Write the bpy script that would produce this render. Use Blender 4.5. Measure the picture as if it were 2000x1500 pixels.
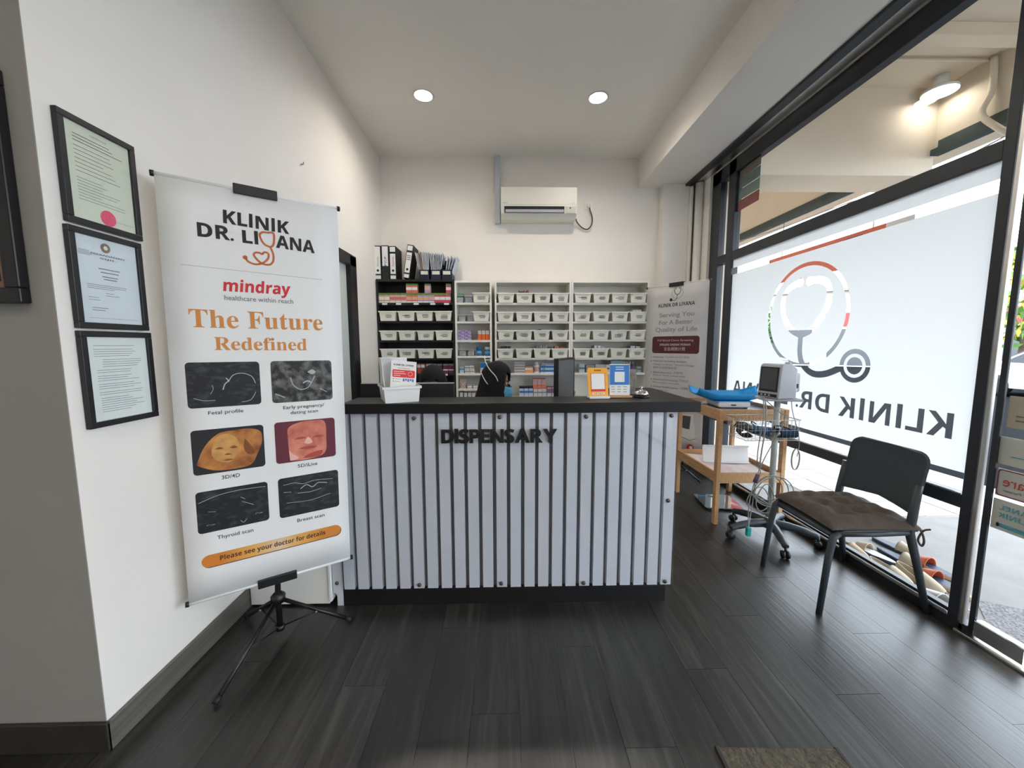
import bpy, bmesh, math, random
import numpy as np
from mathutils import Vector, Matrix, Euler
from mathutils.geometry import interpolate_bezier, delaunay_2d_cdt

for o in list(bpy.data.objects): bpy.data.objects.remove(o)
scene = bpy.context.scene
col = scene.collection
random.seed(7)
R = math.radians

# ---------------------------------------------------------------- camera
F_PX, PITCH, YAW, ROLL, CAM_H = 745.4, R(5.852), R(1.199), R(-0.142), 1.40
_f = Vector((math.sin(YAW)*math.cos(PITCH), math.cos(YAW)*math.cos(PITCH), -math.sin(PITCH)))
_r = Vector((math.cos(YAW), -math.sin(YAW), 0)); _u = _r.cross(_f)
_r2 = math.cos(ROLL)*_r + math.sin(ROLL)*_u; _u2 = -math.sin(ROLL)*_r + math.cos(ROLL)*_u
cam_d = bpy.data.cameras.new('camera'); cam = bpy.data.objects.new('camera', cam_d); col.objects.link(cam)
cam_d.sensor_width = 36; cam_d.lens = F_PX/2000*36; cam_d.clip_start = .05; cam_d.clip_end = 300
cam.matrix_world = Matrix.Translation((0, 0, CAM_H)) @ Matrix((_r2, _u2, -_f)).transposed().to_4x4()
scene.camera = cam
CAMO = Vector((0, 0, CAM_H))
def ray(px, py): return _f + _r2*((px-1000)/F_PX) + _u2*((750-py)/F_PX)
def U(px, py, ax, val):                       # pixel on an axis-aligned plane
    d = ray(px, py); i = 'xyz'.index(ax); return CAMO + d*((val-CAMO[i])/d[i])

# ---------------------------------------------------------------- light
scene.view_settings.view_transform = 'Standard'; scene.view_settings.look = 'None'
scene.view_settings.gamma = 1; scene.view_settings.use_curve_mapping = False
scene.view_settings.exposure = 0.2
world = bpy.data.worlds.new('overcast_sky'); scene.world = world; world.use_nodes = True
bg = world.node_tree.nodes['Background']; bg.inputs[0].default_value = (0.86, 0.94, 1.06, 1); bg.inputs[1].default_value = 5.8
sun_d = bpy.data.lights.new('sun', 'SUN'); sun_d.energy = 3.0; sun_d.angle = R(4); sun_d.color = (1, .95, .86)
sun = bpy.data.objects.new('sun', sun_d); col.objects.link(sun); sun.rotation_euler = (R(28), R(-14), 0)

# ---------------------------------------------------------------- materials
MATS = {}
def mat(name, c, rough=.5, metal=0, spec=.5, emit=0, noise=0, nscale=8, bump=0, bscale=60, nstretch=(1,1,1), coat=0, c2=None):
    if name in MATS: return MATS[name]
    m = bpy.data.materials.new(name); m.use_nodes = True; MATS[name] = m
    nt = m.node_tree; b = nt.nodes['Principled BSDF']
    b.inputs['Base Color'].default_value = (*c, 1); b.inputs['Roughness'].default_value = rough
    b.inputs['Metallic'].default_value = metal; b.inputs['Specular IOR Level'].default_value = spec
    b.inputs['Coat Weight'].default_value = coat
    if emit:
        b.inputs['Emission Color'].default_value = (*c, 1); b.inputs['Emission Strength'].default_value = emit
    if noise or bump or c2:
        tc = nt.nodes.new('ShaderNodeTexCoord'); mp = nt.nodes.new('ShaderNodeMapping'); mp.inputs['Scale'].default_value = nstretch
        nt.links.new(tc.outputs['Object'], mp.inputs[0])
        if noise or c2:
            n = nt.nodes.new('ShaderNodeTexNoise'); n.inputs['Scale'].default_value = nscale; n.inputs['Detail'].default_value = 5
            nt.links.new(mp.outputs[0], n.inputs['Vector'])
            mx = nt.nodes.new('ShaderNodeMix'); mx.data_type = 'RGBA'
            d = c2 or tuple(x*(1-noise) for x in c)
            mx.inputs[6].default_value = (*c, 1); mx.inputs[7].default_value = (*d, 1)
            rp = nt.nodes.new('ShaderNodeValToRGB'); rp.color_ramp.elements[0].position = .35; rp.color_ramp.elements[1].position = .65
            nt.links.new(n.outputs[0], rp.inputs[0]); nt.links.new(rp.outputs[0], mx.inputs[0])
            nt.links.new(mx.outputs[2], b.inputs['Base Color'])
        if bump:
            n2 = nt.nodes.new('ShaderNodeTexNoise'); n2.inputs['Scale'].default_value = bscale; n2.inputs['Detail'].default_value = 4
            nt.links.new(mp.outputs[0], n2.inputs['Vector'])
            bp = nt.nodes.new('ShaderNodeBump'); bp.inputs['Strength'].default_value = bump; bp.inputs['Distance'].default_value = .01
            nt.links.new(n2.outputs[0], bp.inputs['Height']); nt.links.new(bp.outputs[0], b.inputs['Normal'])
    return m
def glass(name, tint=(1, 1, 1), refl=.06, rough=.0):
    m = bpy.data.materials.new(name); m.use_nodes = True; nt = m.node_tree
    for n in list(nt.nodes): nt.nodes.remove(n)
    out = nt.nodes.new('ShaderNodeOutputMaterial'); mix = nt.nodes.new('ShaderNodeMixShader')
    t = nt.nodes.new('ShaderNodeBsdfTransparent'); t.inputs[0].default_value = (*tint, 1)
    g = nt.nodes.new('ShaderNodeBsdfGlossy'); g.inputs['Roughness'].default_value = rough
    lw = nt.nodes.new('ShaderNodeLayerWeight'); pw_ = nt.nodes.new('ShaderNodeMath'); pw_.operation = 'POWER'; pw_.inputs[1].default_value = 4
    ma = nt.nodes.new('ShaderNodeMath'); ma.operation = 'MULTIPLY_ADD'; ma.inputs[1].default_value = .35; ma.inputs[2].default_value = refl*.5
    nt.links.new(lw.outputs['Facing'], pw_.inputs[0]); nt.links.new(pw_.outputs[0], ma.inputs[0]); nt.links.new(ma.outputs[0], mix.inputs[0]); nt.links.new(t.outputs[0], mix.inputs[1]); nt.links.new(g.outputs[0], mix.inputs[2])
    nt.links.new(mix.outputs[0], out.inputs[0]); MATS[name] = m; return m

M_wall = mat('white_wall_paint', (.85, .81, .755), .75, noise=.03, nscale=2, bump=.04, bscale=120)
M_ceil = mat('white_ceiling_paint', (.90, .865, .81), .85, noise=.03, nscale=1.5)
M_greywall = mat('shaded_grey_wall', (.28, .265, .245), .8, noise=.05, nscale=2)  # grey of the wall's shade is put into its base colour
M_base = mat('grey_oak_skirting', (.135, .125, .105), .5, noise=.35, nscale=10, nstretch=(1, .1, 6), bump=.1)
M_basedark = mat('dark_skirting', (.03, .026, .022), .5, noise=.3, nscale=10)
M_black = mat('black_satin', (.006, .006, .007), .38)
M_blackmatte = mat('black_matte', (.008, .008, .009), .6)
M_blacklam = mat('black_laminate', (.009, .009, .010), .36, spec=.25, bump=.02, bscale=200)
M_slat = mat('white_pvc_slat', (.62, .645, .70), .42, noise=.03, nscale=4)
M_gap = mat('grey_backing_board', (.16, .16, .175), .6)
M_white = mat('white_laminate', (.88, .86, .80), .45)
M_whitebright = mat('bright_white_plastic', (.80, .80, .80), .4)
M_blackcase = mat('black_bookcase_foil', (.010, .010, .013), .5)
M_bin = mat('cream_bin_plastic', (.90, .88, .78), .45)
M_frame = mat('charcoal_aluminium', (.022, .026, .034), .38, spec=.5)
M_alu = mat('brushed_aluminium', (.72, .70, .66), .3, metal=1)
M_chrome = mat('chrome', (.85, .85, .86), .08, metal=1)
M_paper = mat('paper_white', (.80, .80, .79), .7)
M_papercream = mat('paper_cream', (.70, .70, .58), .7)
M_ink = mat('ink_black', (.018, .018, .022), .7)
M_inkgrey = mat('ink_grey', (.18, .18, .19), .7)
M_inkred = mat('ink_red', (.62, .025, .03), .6)
M_inkpink = mat('seal_pink', (.80, .08, .17), .6)
M_inkorange = mat('ink_copper', (.62, .24, .055), .6)
M_vinyl = mat('banner_vinyl', (.80, .80, .79), .5, bump=.03, bscale=6)
M_vinyl2 = mat('banner_vinyl_grey', (.66, .65, .66), .5, noise=.12, nscale=3)
M_wood = mat('beech_wood', (.60, .34, .16), .5, noise=.22, nscale=9, nstretch=(6, 1, 6))
M_blue = mat('sky_blue_plastic', (.008, .30, .72), .35)
M_chair = mat('slate_plastic', (.036, .048, .058), .42)
M_cushion = mat('taupe_cushion_fabric', (.105, .082, .066), .85, noise=.2, nscale=40, bump=.2, bscale=200)
M_greyplastic = mat('pale_grey_plastic', (.46, .47, .52), .4)
M_pole = mat('pale_green_grey_enamel', (.48, .52, .50), .35)
M_wire = mat('steel_wire', (.55, .55, .52), .3, metal=.8)
M_cable = mat('grey_cable', (.32, .32, .31), .5)
M_navy = mat('navy_fabric', (.012, .045, .12), .8, noise=.3, nscale=30)
M_navyplastic = mat('navy_plastic', (.008, .016, .045), .4)
M_skin = mat('skin', (.34, .17, .095), .5)
M_hijab = mat('black_jersey', (.004, .004, .0045), .9)
M_maskblue = mat('mask_blue', (.14, .47, .72), .8)
M_strap = mat('white_elastic', (.75, .75, .76), .7)
M_pinkcloth = mat('coral_cloth', (.70, .07, .13), .8)
M_concrete = mat('pale_concrete', (.29, .28, .27), .8, noise=.15, nscale=5, bump=.15, bscale=40)
M_coilmat = mat('coil_mat_grey', (.34, .33, .34), .9, noise=.6, nscale=90, bump=.8, bscale=90)  # coarse grey coil mat surface
M_asphalt = mat('asphalt', (.016, .017, .019), .95, spec=0, noise=.2, nscale=30)
M_cream = mat('cream_exterior_paint', (.82, .71, .57), .8, noise=.06, nscale=2)
M_green = mat('dark_green_steel', (.055, .085, .08), .5, noise=.3, nscale=12)
M_lamp = mat('lamp_glow', (1, .98, .95), .5, emit=14)
M_screen = mat('dark_screen', (.03, .033, .04), .15)
M_screengrey = mat('lcd_grey', (.09, .095, .105), .25)
M_teal = mat('teal_plastic', (.01, .32, .27), .4)
M_glass = glass('clear_glass', (.95, .98, .97))
M_acrylic = glass('clear_acrylic', (.97, .975, .98))

def film_mat():
    m = bpy.data.materials.new('frosted_film'); m.use_nodes = True; nt = m.node_tree
    for n in list(nt.nodes): nt.nodes.remove(n)
    out = nt.nodes.new('ShaderNodeOutputMaterial'); mix = nt.nodes.new('ShaderNodeMixShader')
    t = nt.nodes.new('ShaderNodeBsdfTranslucent'); t.inputs[0].default_value = (.555, .55, .535, 1)
    d = nt.nodes.new('ShaderNodeBsdfDiffuse'); d.inputs[0].default_value = (.85, .86, .84, 1)
    mix.inputs[0].default_value = .25
    nt.links.new(t.outputs[0], mix.inputs[1]); nt.links.new(d.outputs[0], mix.inputs[2]); nt.links.new(mix.outputs[0], out.inputs[0])
    return m
M_film = film_mat()

def plank_mat():
    m = bpy.data.materials.new('dark_oak_vinyl_plank'); m.use_nodes = True; nt = m.node_tree; b = nt.nodes['Principled BSDF']
    N = nt.nodes.new; L = nt.links.new
    geo = N('ShaderNodeNewGeometry'); oi = N('ShaderNodeObjectInfo')
    mul = N('ShaderNodeVectorMath'); mul.operation = 'SCALE'; mul.inputs[3].default_value = 37.0
    comb = N('ShaderNodeCombineXYZ'); L(oi.outputs['Random'], comb.inputs[0]); L(oi.outputs['Random'], comb.inputs[1]); L(comb.outputs[0], mul.inputs[0])
    add = N('ShaderNodeVectorMath'); L(geo.outputs['Position'], add.inputs[0]); L(mul.outputs[0], add.inputs[1])
    mp = N('ShaderNodeMapping'); mp.inputs['Scale'].default_value = (22, 1.3, 1); L(add.outputs[0], mp.inputs[0])
    n1 = N('ShaderNodeTexNoise'); n1.inputs['Scale'].default_value = 1.6; n1.inputs['Detail'].default_value = 8; n1.inputs['Distortion'].default_value = 1.2; L(mp.outputs[0], n1.inputs['Vector'])
    mp2 = N('ShaderNodeMapping'); mp2.inputs['Scale'].default_value = (5, .7, 1); L(add.outputs[0], mp2.inputs[0])
    n2 = N('ShaderNodeTexNoise'); n2.inputs['Scale'].default_value = 1.2; n2.inputs['Detail'].default_value = 4; L(mp2.outputs[0], n2.inputs['Vector'])
    rp = N('ShaderNodeValToRGB'); e = rp.color_ramp.elements
    e[0].position = .3; e[0].color = (.006, .006, .0055, 1); e[1].position = .72; e[1].color = (.058, .055, .051, 1); k = rp.color_ramp.elements.new(.5); k.color = (.017, .016, .0145, 1)
    av = N('ShaderNodeMath'); av.operation = 'MULTIPLY_ADD'; av.inputs[1].default_value = .6; L(n1.outputs[0], av.inputs[0])
    m2 = N('ShaderNodeMath'); m2.operation = 'MULTIPLY'; m2.inputs[1].default_value = .4; L(n2.outputs[0], m2.inputs[0]); L(m2.outputs[0], av.inputs[2])
    L(av.outputs[0], rp.inputs[0])
    hsv = N('ShaderNodeHueSaturation'); rr = N('ShaderNodeMapRange'); rr.inputs[3].default_value = .75; rr.inputs[4].default_value = 1.35
    L(oi.outputs['Random'], rr.inputs[0]); L(rr.outputs[0], hsv.inputs['Value']); L(rp.outputs[0], hsv.inputs['Color']); L(hsv.outputs[0], b.inputs['Base Color'])
    b.inputs['Roughness'].default_value = .36; b.inputs['Specular IOR Level'].default_value = .8
    bp = N('ShaderNodeBump'); bp.inputs['Strength'].default_value = .22; bp.inputs['Distance'].default_value = .004; L(n1.outputs[0], bp.inputs['Height']); L(bp.outputs[0], b.inputs['Normal'])
    return m
M_plank = plank_mat()

# ---------------------------------------------------------------- mesh helpers
class MB:
    def __init__(s): s.v = []; s.f = []; s.smooth = set()
    def add(s, vs, fs, smooth=False):
        n = len(s.v); s.v += [tuple(p) for p in vs]
        for f in fs:
            if smooth: s.smooth.add(len(s.f))
            s.f.append(tuple(i+n for i in f))
        return s
    def box(s, x0, x1, y0, y1, z0, z1, M=None):
        vs = [Vector((x, y, z)) for z in (z0, z1) for y in (y0, y1) for x in (x0, x1)]
        if M is not None: vs = [M @ v for v in vs]
        return s.add(vs, [(0, 2, 3, 1), (4, 5, 7, 6), (0, 1, 5, 4), (2, 6, 7, 3), (0, 4, 6, 2), (1, 3, 7, 5)])
    def prism(s, poly, y0, y1, M=None):       # poly in (x,z), extruded along y
        n = len(poly); vs = [Vector((p[0], y0, p[1])) for p in poly] + [Vector((p[0], y1, p[1])) for p in poly]
        if M is not None: vs = [M @ v for v in vs]
        fs = [tuple(range(n)), tuple(range(2*n-1, n-1, -1))] + [(i, i+n, (i+1) % n + n, (i+1) % n) for i in range(n)]
        return s.add(vs, fs)
    def tube(s, pts, r, seg=8, close=False, caps=True):
        pts = [Vector(p) for p in pts]; n = len(pts); rs = r if isinstance(r, (list, tuple)) else [r]*n
        vs = []; up = None
        for i, p in enumerate(pts):
            if close: d = (pts[(i+1) % n]-pts[i-1])
            else: d = (pts[min(i+1, n-1)]-pts[max(i-1, 0)])
            d.normalize()
            if up is None:
                up = Vector((0, 0, 1)) if abs(d.z) < .9 else Vector((1, 0, 0))
            a = d.cross(up)
            if a.length < 1e-5: a = d.cross(Vector((0, 1, .3)))
            a.normalize(); b = a.cross(d).normalized(); up = b
            for k in range(seg):
                t = 2*math.pi*k/seg; vs.append(p+(a*math.cos(t)+b*math.sin(t))*rs[i])
        fs = []
        for i in range(n if close else n-1):
            j = (i+1) % n
            for k in range(seg): fs.append((i*seg+k, i*seg+(k+1) % seg, j*seg+(k+1) % seg, j*seg+k))
        s.add(vs, fs, True)
        if caps and not close:
            m = len(s.v)-len(vs); s.f.append(tuple(m+k for k in range(seg))[::-1]); s.f.append(tuple(m+(n-1)*seg+k for k in range(seg)))
        return s
    def lathe(s, prof, seg=24, M=None):       # prof (r,z)
        vs = []
        for r_, z in prof:
            for k in range(seg):
                t = 2*math.pi*k/seg; v = Vector((r_*math.cos(t), r_*math.sin(t), z)); vs.append(M @ v if M is not None else v)
        fs = [(i*seg+k, i*seg+(k+1) % seg, (i+1)*seg+(k+1) % seg, (i+1)*seg+k) for i in range(len(prof)-1) for k in range(seg)]
        s.add(vs, fs, True); m = len(s.v)-len(vs)
        if prof[0][0] > 1e-4: s.f.append(tuple(m+k for k in range(seg))[::-1])
        if prof[-1][0] > 1e-4: s.f.append(tuple(m+(len(prof)-1)*seg+k for k in range(seg)))
        return s
    def grid(s, fn, nu, nv, smooth=True, closeu=False):
        vs = [fn(i/nu, j/nv) for j in range(nv+1) for i in range(nu+(0 if closeu else 1))]
        w = nu if closeu else nu+1
        fs = [(j*w+i, j*w+(i+1) % w, (j+1)*w+(i+1) % w, (j+1)*w+i) for j in range(nv) for i in range(nu)]
        return s.add(vs, fs, smooth)
    def mesh(s, name):
        me = bpy.data.meshes.new(name); me.from_pydata(s.v, [], s.f); me.update()
        if s.smooth:
            for i in s.smooth: me.polygons[i].use_smooth = True
        bm = bmesh.new(); bm.from_mesh(me); bmesh.ops.recalc_face_normals(bm, faces=bm.faces); bm.to_mesh(me); bm.free()
        return me
    def build(s, name, m, parent=None, bevel=0, bseg=2, loc=None, solid=0, sub=0):
        o = bpy.data.objects.new(name, s.mesh(name)); col.objects.link(o)
        o.data.materials.append(m)
        if parent is not None: o.parent = parent
        if loc is not None: o.location = loc
        if solid:
            md = o.modifiers.new('solid', 'SOLIDIFY'); md.thickness = solid; md.offset = 0
        if bevel:
            md = o.modifiers.new('bevel', 'BEVEL'); md.width = bevel; md.segments = bseg; md.limit_method = 'ANGLE'; md.angle_limit = R(40)
        if sub:
            md = o.modifiers.new('sub', 'SUBSURF'); md.levels = sub; md.render_levels = sub
        return o
def tag(o, label=None, cat=None, group=None, kind=None):
    if label: o['label'] = label
    if cat: o['category'] = cat
    if group: o['group'] = group
    if kind: o['kind'] = kind
    return o
def thing(name, label, cat, loc=(0, 0, 0), rz=0, group=None):
    o = bpy.data.objects.new(name, None); col.objects.link(o); o.location = loc; o.rotation_euler = (0, 0, rz); o.empty_display_size = .05
    return tag(o, label, cat, group)
def struct(o): o['kind'] = 'structure'; return o
def dup(root, loc=None, rz=None, label=None, group=None):
    r_ = root.copy(); col.objects.link(r_)
    if loc is not None: r_.location = loc
    if rz is not None: r_.rotation_euler = (0, 0, rz)
    if label: r_['label'] = label
    if group: r_['group'] = group
    for ch in list(root.children):
        c = ch.copy(); col.objects.link(c); c.parent = r_
        for g in list(ch.children):
            d = g.copy(); col.objects.link(d); d.parent = c
    return r_
def box(name, x0, x1, y0, y1, z0, z1, m, parent=None, bevel=0): return MB().box(x0, x1, y0, y1, z0, z1).build(name, m, parent, bevel)
def smooth_path(pts, n=6, close=False):       # catmull-rom
    P_ = [Vector(p) for p in pts]; out = []; N = len(P_)
    for i in range(N if close else N-1):
        a, b, c, d = (P_[(i-1) % N], P_[i], P_[(i+1) % N], P_[(i+2) % N]) if close else (P_[max(i-1, 0)], P_[i], P_[i+1], P_[min(i+2, N-1)])
        for k in range(n):
            t = k/n; out.append(.5*((2*b)+(c-a)*t+(2*a-5*b+4*c-d)*t*t+(3*b-a-3*c+d)*t**3))
    if not close: out.append(P_[-1])
    return out

# ---- writing: flat glyph meshes
def sb(s):
    o = ''
    for c in s:
        if c == 'I': o += chr(0x1D5F9)
        elif 'A' <= c <= 'Z': o += chr(0x1D5D4+ord(c)-65)
        elif 'a' <= c <= 'z': o += chr(0x1D5EE+ord(c)-97)
        elif '0' <= c <= '9': o += chr(0x1D7EC+ord(c)-48)
        else: o += c
    return o
def serif(s):
    return ''.join(chr(0x1D400+ord(c)-65) if 'A' <= c <= 'Z' else chr(0x1D41A+ord(c)-97) if 'a' <= c <= 'z' else c for c in s)
_tc = {}
def text_curve(s, offset=0, shear=0):
    cu = bpy.data.curves.new('t', 'FONT'); cu.body = s; cu.size = 1; cu.offset = offset; cu.shear = shear; cu.resolution_u = 4; cu.dimensions = '2D'; cu.fill_mode = 'BOTH'
    return cu
def text_geo(s, offset=0, shear=0):
    k = (s, offset, shear)
    if k not in _tc:
        cu = text_curve(s, offset, shear); ob = bpy.data.objects.new('t', cu); col.objects.link(ob)
        dg = bpy.context.evaluated_depsgraph_get(); dg.update()
        me = bpy.data.meshes.new_from_object(ob.evaluated_get(dg))
        _tc[k] = ([v.co.copy() for v in me.vertices], [tuple(p.vertices) for p in me.polygons])
        bpy.data.objects.remove(ob); bpy.data.meshes.remove(me); bpy.data.curves.remove(cu)
    return _tc[k]
class Plane:                                   # local print plane: origin, right, up, normal
    def __init__(s, o, r, u): s.o = Vector(o); s.r = Vector(r).normalized(); s.u = Vector(u).normalized(); s.n = s.r.cross(s.u)
    def at(s, a, b, e=.001): return s.o+s.r*a+s.u*b+s.n*e
    def uv(s, px, py):                         # pixel ray on this (world) plane
        d = ray(px, py); t = (s.o-CAMO).dot(s.n)/d.dot(s.n); q = CAMO+d*t-s.o; return q.dot(s.r), q.dot(s.u)
def put_text(mb, pl, s, a0, b0, width=None, cap=.03, e=.001, offset=0, shear=0, align='l', a1=None, b1=None, capref=.72):
    vs, fs = text_geo(s, offset, shear)
    if not vs: return
    x0 = min(v.x for v in vs); x1 = max(v.x for v in vs); sy = cap/capref
    if a1 is not None: width = math.hypot(a1-a0, (b1 or b0)-b0)
    sx = (width/(x1-x0)) if width else sy
    ang = math.atan2((b1-b0), (a1-a0)) if b1 is not None else 0
    w = (x1-x0)*sx; sh = 0 if align == 'l' else (-w/2 if align == 'c' else -w)
    ca, sa = math.cos(ang), math.sin(ang)
    out = []
    for v in vs:
        X = (v.x-x0)*sx+sh; Y = v.y*sy; out.append(pl.at(a0+X*ca-Y*sa, b0+X*sa+Y*ca, e))
    _m(mb).add(out, fs)
def _m(mb):
    if isinstance(mb, list): mb.append(MB()); return mb[-1]
    return mb
def put_quad(mb, pl, a0, a1, b0, b1, e=.001): _m(mb).add([pl.at(a0, b0, e), pl.at(a1, b0, e), pl.at(a1, b1, e), pl.at(a0, b1, e)], [(0, 1, 2, 3)])
def put_poly(mb, pl, pts, e=.001): _m(mb).add([pl.at(a, b, e) for a, b in pts], [tuple(range(len(pts)))])
def rrect(a0, a1, b0, b1, r, n=6):
    o = []
    for cx, cy, t0 in ((a1-r, b1-r, 0), (a0+r, b1-r, 90), (a0+r, b0+r, 180), (a1-r, b0+r, 270)):
        for k in range(n+1): t = R(t0+90*k/n); o.append((cx+r*math.cos(t), cy+r*math.sin(t)))
    return o
def stroke_poly(pts, w):                       # 2d polyline -> outline polygon
    P_ = [Vector((p[0], p[1])) for p in pts]; L_, R_ = [], []
    ws = w if isinstance(w, (list, tuple)) else [w]*len(P_)
    for i, p in enumerate(P_):
        d = (P_[min(i+1, len(P_)-1)]-P_[max(i-1, 0)]).normalized(); n = Vector((-d.y, d.x)); L_.append(p+n*ws[i]/2); R_.append(p-n*ws[i]/2)
    return [tuple(q) for q in L_+R_[::-1]]
def put_stroke(mb, pl, pts, w, e=.001):
    P_ = [Vector((p[0], p[1])) for p in pts]; vs = []
    for i, p in enumerate(P_):
        d = (P_[min(i+1, len(P_)-1)]-P_[max(i-1, 0)]).normalized(); n = Vector((-d.y, d.x))
        vs += [pl.at(*(p+n*w/2), e), pl.at(*(p-n*w/2), e)]
    _m(mb).add(vs, [(2*i, 2*i+1, 2*i+3, 2*i+2) for i in range(len(P_)-1)])
def sm2(pts, n=6): return [(v.x, v.y) for v in smooth_path([(p[0], p[1], 0) for p in pts], n)]
def circ(cx, cy, r, n=32, ry=None): return [(cx+r*math.cos(2*math.pi*k/n), cy+(ry or r)*math.sin(2*math.pi*k/n)) for k in range(n)]
def lines_block(mb, pl, a0, a1, b1, n, pitch, h, rnd, e=.001):
    for i in range(n):
        f = rnd.uniform(.45, 1); put_quad(mb, pl, a0, a0+(a1-a0)*f, b1-i*pitch-h, b1-i*pitch, e)

# ================================================================ SETTING
XL, ZC, YB, YCOR, XB, ZB, XW = -1.384, 3.494, 4.52, 1.229, 1.535, 3.172, 2.228
REAR = -2.6
floor = struct(box('floor', -4.2, XW+.06, REAR-.1, YB+.1, -.05, -.004, mat('floor_screed', (.02, .02, .02), .8)))
pm = None; pw, plen = .182, 1.22
x = XL-.02; row = 0
plank_cache = {}
while x < XW-.0:
    w = min(pw, XW-x); y = -.4-((row*0.37) % 1)*plen
    while y < YB:
        y0, y1 = max(y, -.4), min(y+plen, YB)
        if y1-y0 > .03:
            k = (round(w, 3), round(y1-y0, 3))
            if k not in plank_cache:
                mb = MB(); mb.box(.0006, w-.0006, .0006, y1-y0-.0006, -.004, 0); plank_cache[k] = mb.mesh('plank'); plank_cache[k].materials.append(M_plank)
            o = bpy.data.objects.new('plank', plank_cache[k]); col.objects.link(o); o.location = (x, y0, random.uniform(-.0002, .0002)); o.parent = floor
        y += plen
    x += pw; row += 1
fr = MB(); fr.box(-4.2, XW, REAR, -.4, -.004, 0); fr.box(-4.2, XL-.02, -.4, YCOR, -.004, 0)
fr.build('floor_rest', M_plank, floor)

DY0, DY1, DZ = 2.72, 3.645, 2.20               # inner door on the long wall
wl = MB()
wl.box(XL-.15, XL, YCOR, DY0, 0, ZC); wl.box(XL-.15, XL, DY1, YB, 0, ZC); wl.box(XL-.15, XL, DY0, DY1, DZ, ZC)
struct(wl.build('wall_left', M_wall))
struct(box('wall_corner', -4.2, XL-.001, YCOR-.003, YCOR+.15, 0, ZC, M_greywall))
struct(box('wall_back', XL-.15, XW+.3, YB, YB+.15, 0, ZC, M_wall))
struct(box('wall_rear', -4.2, XW+.1, REAR-.15, REAR, 0, ZC, M_wall))
struct(box('wall_far_left', -4.35, -4.2, REAR, YCOR+.1, 0, ZC, M_wall))
struct(box('ceiling', -4.3, XW+.3, REAR-.1, YB+.12, ZC, ZC+.15, M_ceil))
struct(box('trim_1', XB, XW+.12, REAR, YB, ZB, ZC, M_wall))           # dropped beam along the glass
mb = MB(); mb.box(2.025, 2.095, REAR, 4.40, ZB-.022, ZB); struct(mb.build('trim_2', M_frame))
mb = MB(); mb.box(2.095, 2.19, REAR, 4.40, ZB-.008, ZB); struct(mb.build('trim_3', M_alu))
struct(box('baseboard_left', XL, XL+.014, YCOR-.014, DY0-.09, 0, .105, M_base, bevel=.003))
struct(box('baseboard_corner', -4.2, XL+.014, YCOR-.017, YCOR-.003, 0, .108, M_basedark, bevel=.003))
# pilaster and boxed pipes in the back right corner
struct(box('wall_pilaster', 1.785, 2.07, 4.40, YB, 0, ZB, M_wall))
mb = MB(); mb.box(2.075, 2.11, 4.38, 4.43, 0, ZB-.03); struct(mb.build('trim_4', M_white, bevel=.004))
mb = MB(); mb.tube([(2.15, 4.33, 0), (2.15, 4.33, ZB-.02)], .04, 16); struct(mb.build('trim_5', M_white))
struct(box('wall_right', 2.19, XW+.12, 4.18, YB, 0, ZB, M_wall))

# door in the left wall
d2 = struct(MB().box(XL-.06, XL-.02, DY0+.075, DY1-.11, .01, DZ-.09).build('door_2', mat('door_frosted', (.62, .66, .63), .35)))
fm = MB().box(XL-.10, XL+.022, DY0-.02, DY0+.075, 0, DZ); fm.build('jamb', M_black, d2, .004)
MB().box(XL-.10, XL+.022, DY1-.13, DY1+.015, 0, DZ).build('jamb', M_black, d2, .004)
MB().box(XL-.10, XL+.022, DY0-.02, DY1+.015, DZ-.09, DZ+.01).build('door_head', M_black, d2, .004)
MB().box(XL-.02, XL+.012, DY0+.1, DY0+.12, .95, 1.15).build('door_handle', M_alu, d2, .003)

# shop window
WT, WB = 3.165, .0
win = struct(MB().box(XW-.012, XW+.055, 1.66, 4.18, 0, .05).build('window_1', M_frame, bevel=.004))
def fpart(n, y0, y1, z0, z1, m=M_frame, x0=XW-.012, x1=XW+.055, p=win): return MB().box(x0, x1, y0, y1, z0, z1).build(n, m, p, .003, 1)
fpart('post', 4.02, 4.18, .05, WT); fpart('mullion', 3.765, 3.88, .05, WT); fpart('post', 1.698, 1.742, .05, WT, x1=XW+.03)
fpart('head_rail', 1.66, 4.18, ZB-.135, ZB-.005)
fpart('transom', 1.742, 3.765, 2.215, 2.30); fpart('transom', 3.88, 4.02, 2.215, 2.30)
fpart('lower_rail', 1.742, 3.765, .605, .672); fpart('lower_rail', 3.88, 4.02, .605, .672)
fpart('glazing_bead', 1.742, 3.765, .05, .068, M_alu, XW-.020, XW-.010); fpart('glazing_bead', 1.742, 4.02, .066, .085, M_frame, XW-.008, XW+.03)
fpart('glazing_bead', 1.742, 3.765, .672, .682, M_alu, XW-.018, XW-.010)
for y0, y1 in ((1.742, 3.765), (3.88, 4.02)):
    for z0, z1 in ((.085, .605), (.672, 2.215), (2.30, ZB-.135)): fpart('pane', y0, y1, z0, z1, M_glass, XW+.010, XW+.010001)
for o in win.children:
    if o.name.startswith('pane'):
        o.modifiers.clear(); me = o.data; me.clear_geometry()
panes = [(a, b, c, d) for a, b in ((1.742, 3.765), (3.88, 4.02)) for c, d in ((.085, .605), (.672, 2.215), (2.30, ZB-.135))]
for o, (y0, y1, z0, z1) in zip([o for o in win.children if o.name.startswith('pane')], panes):
    o.data.from_pydata([(XW+.01, y0, z0), (XW+.01, y1, z0), (XW+.01, y1, z1), (XW+.01, y0, z1)], [], [(0, 1, 2, 3)]); o.data.materials.clear(); o.data.materials.append(M_glass)

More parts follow.
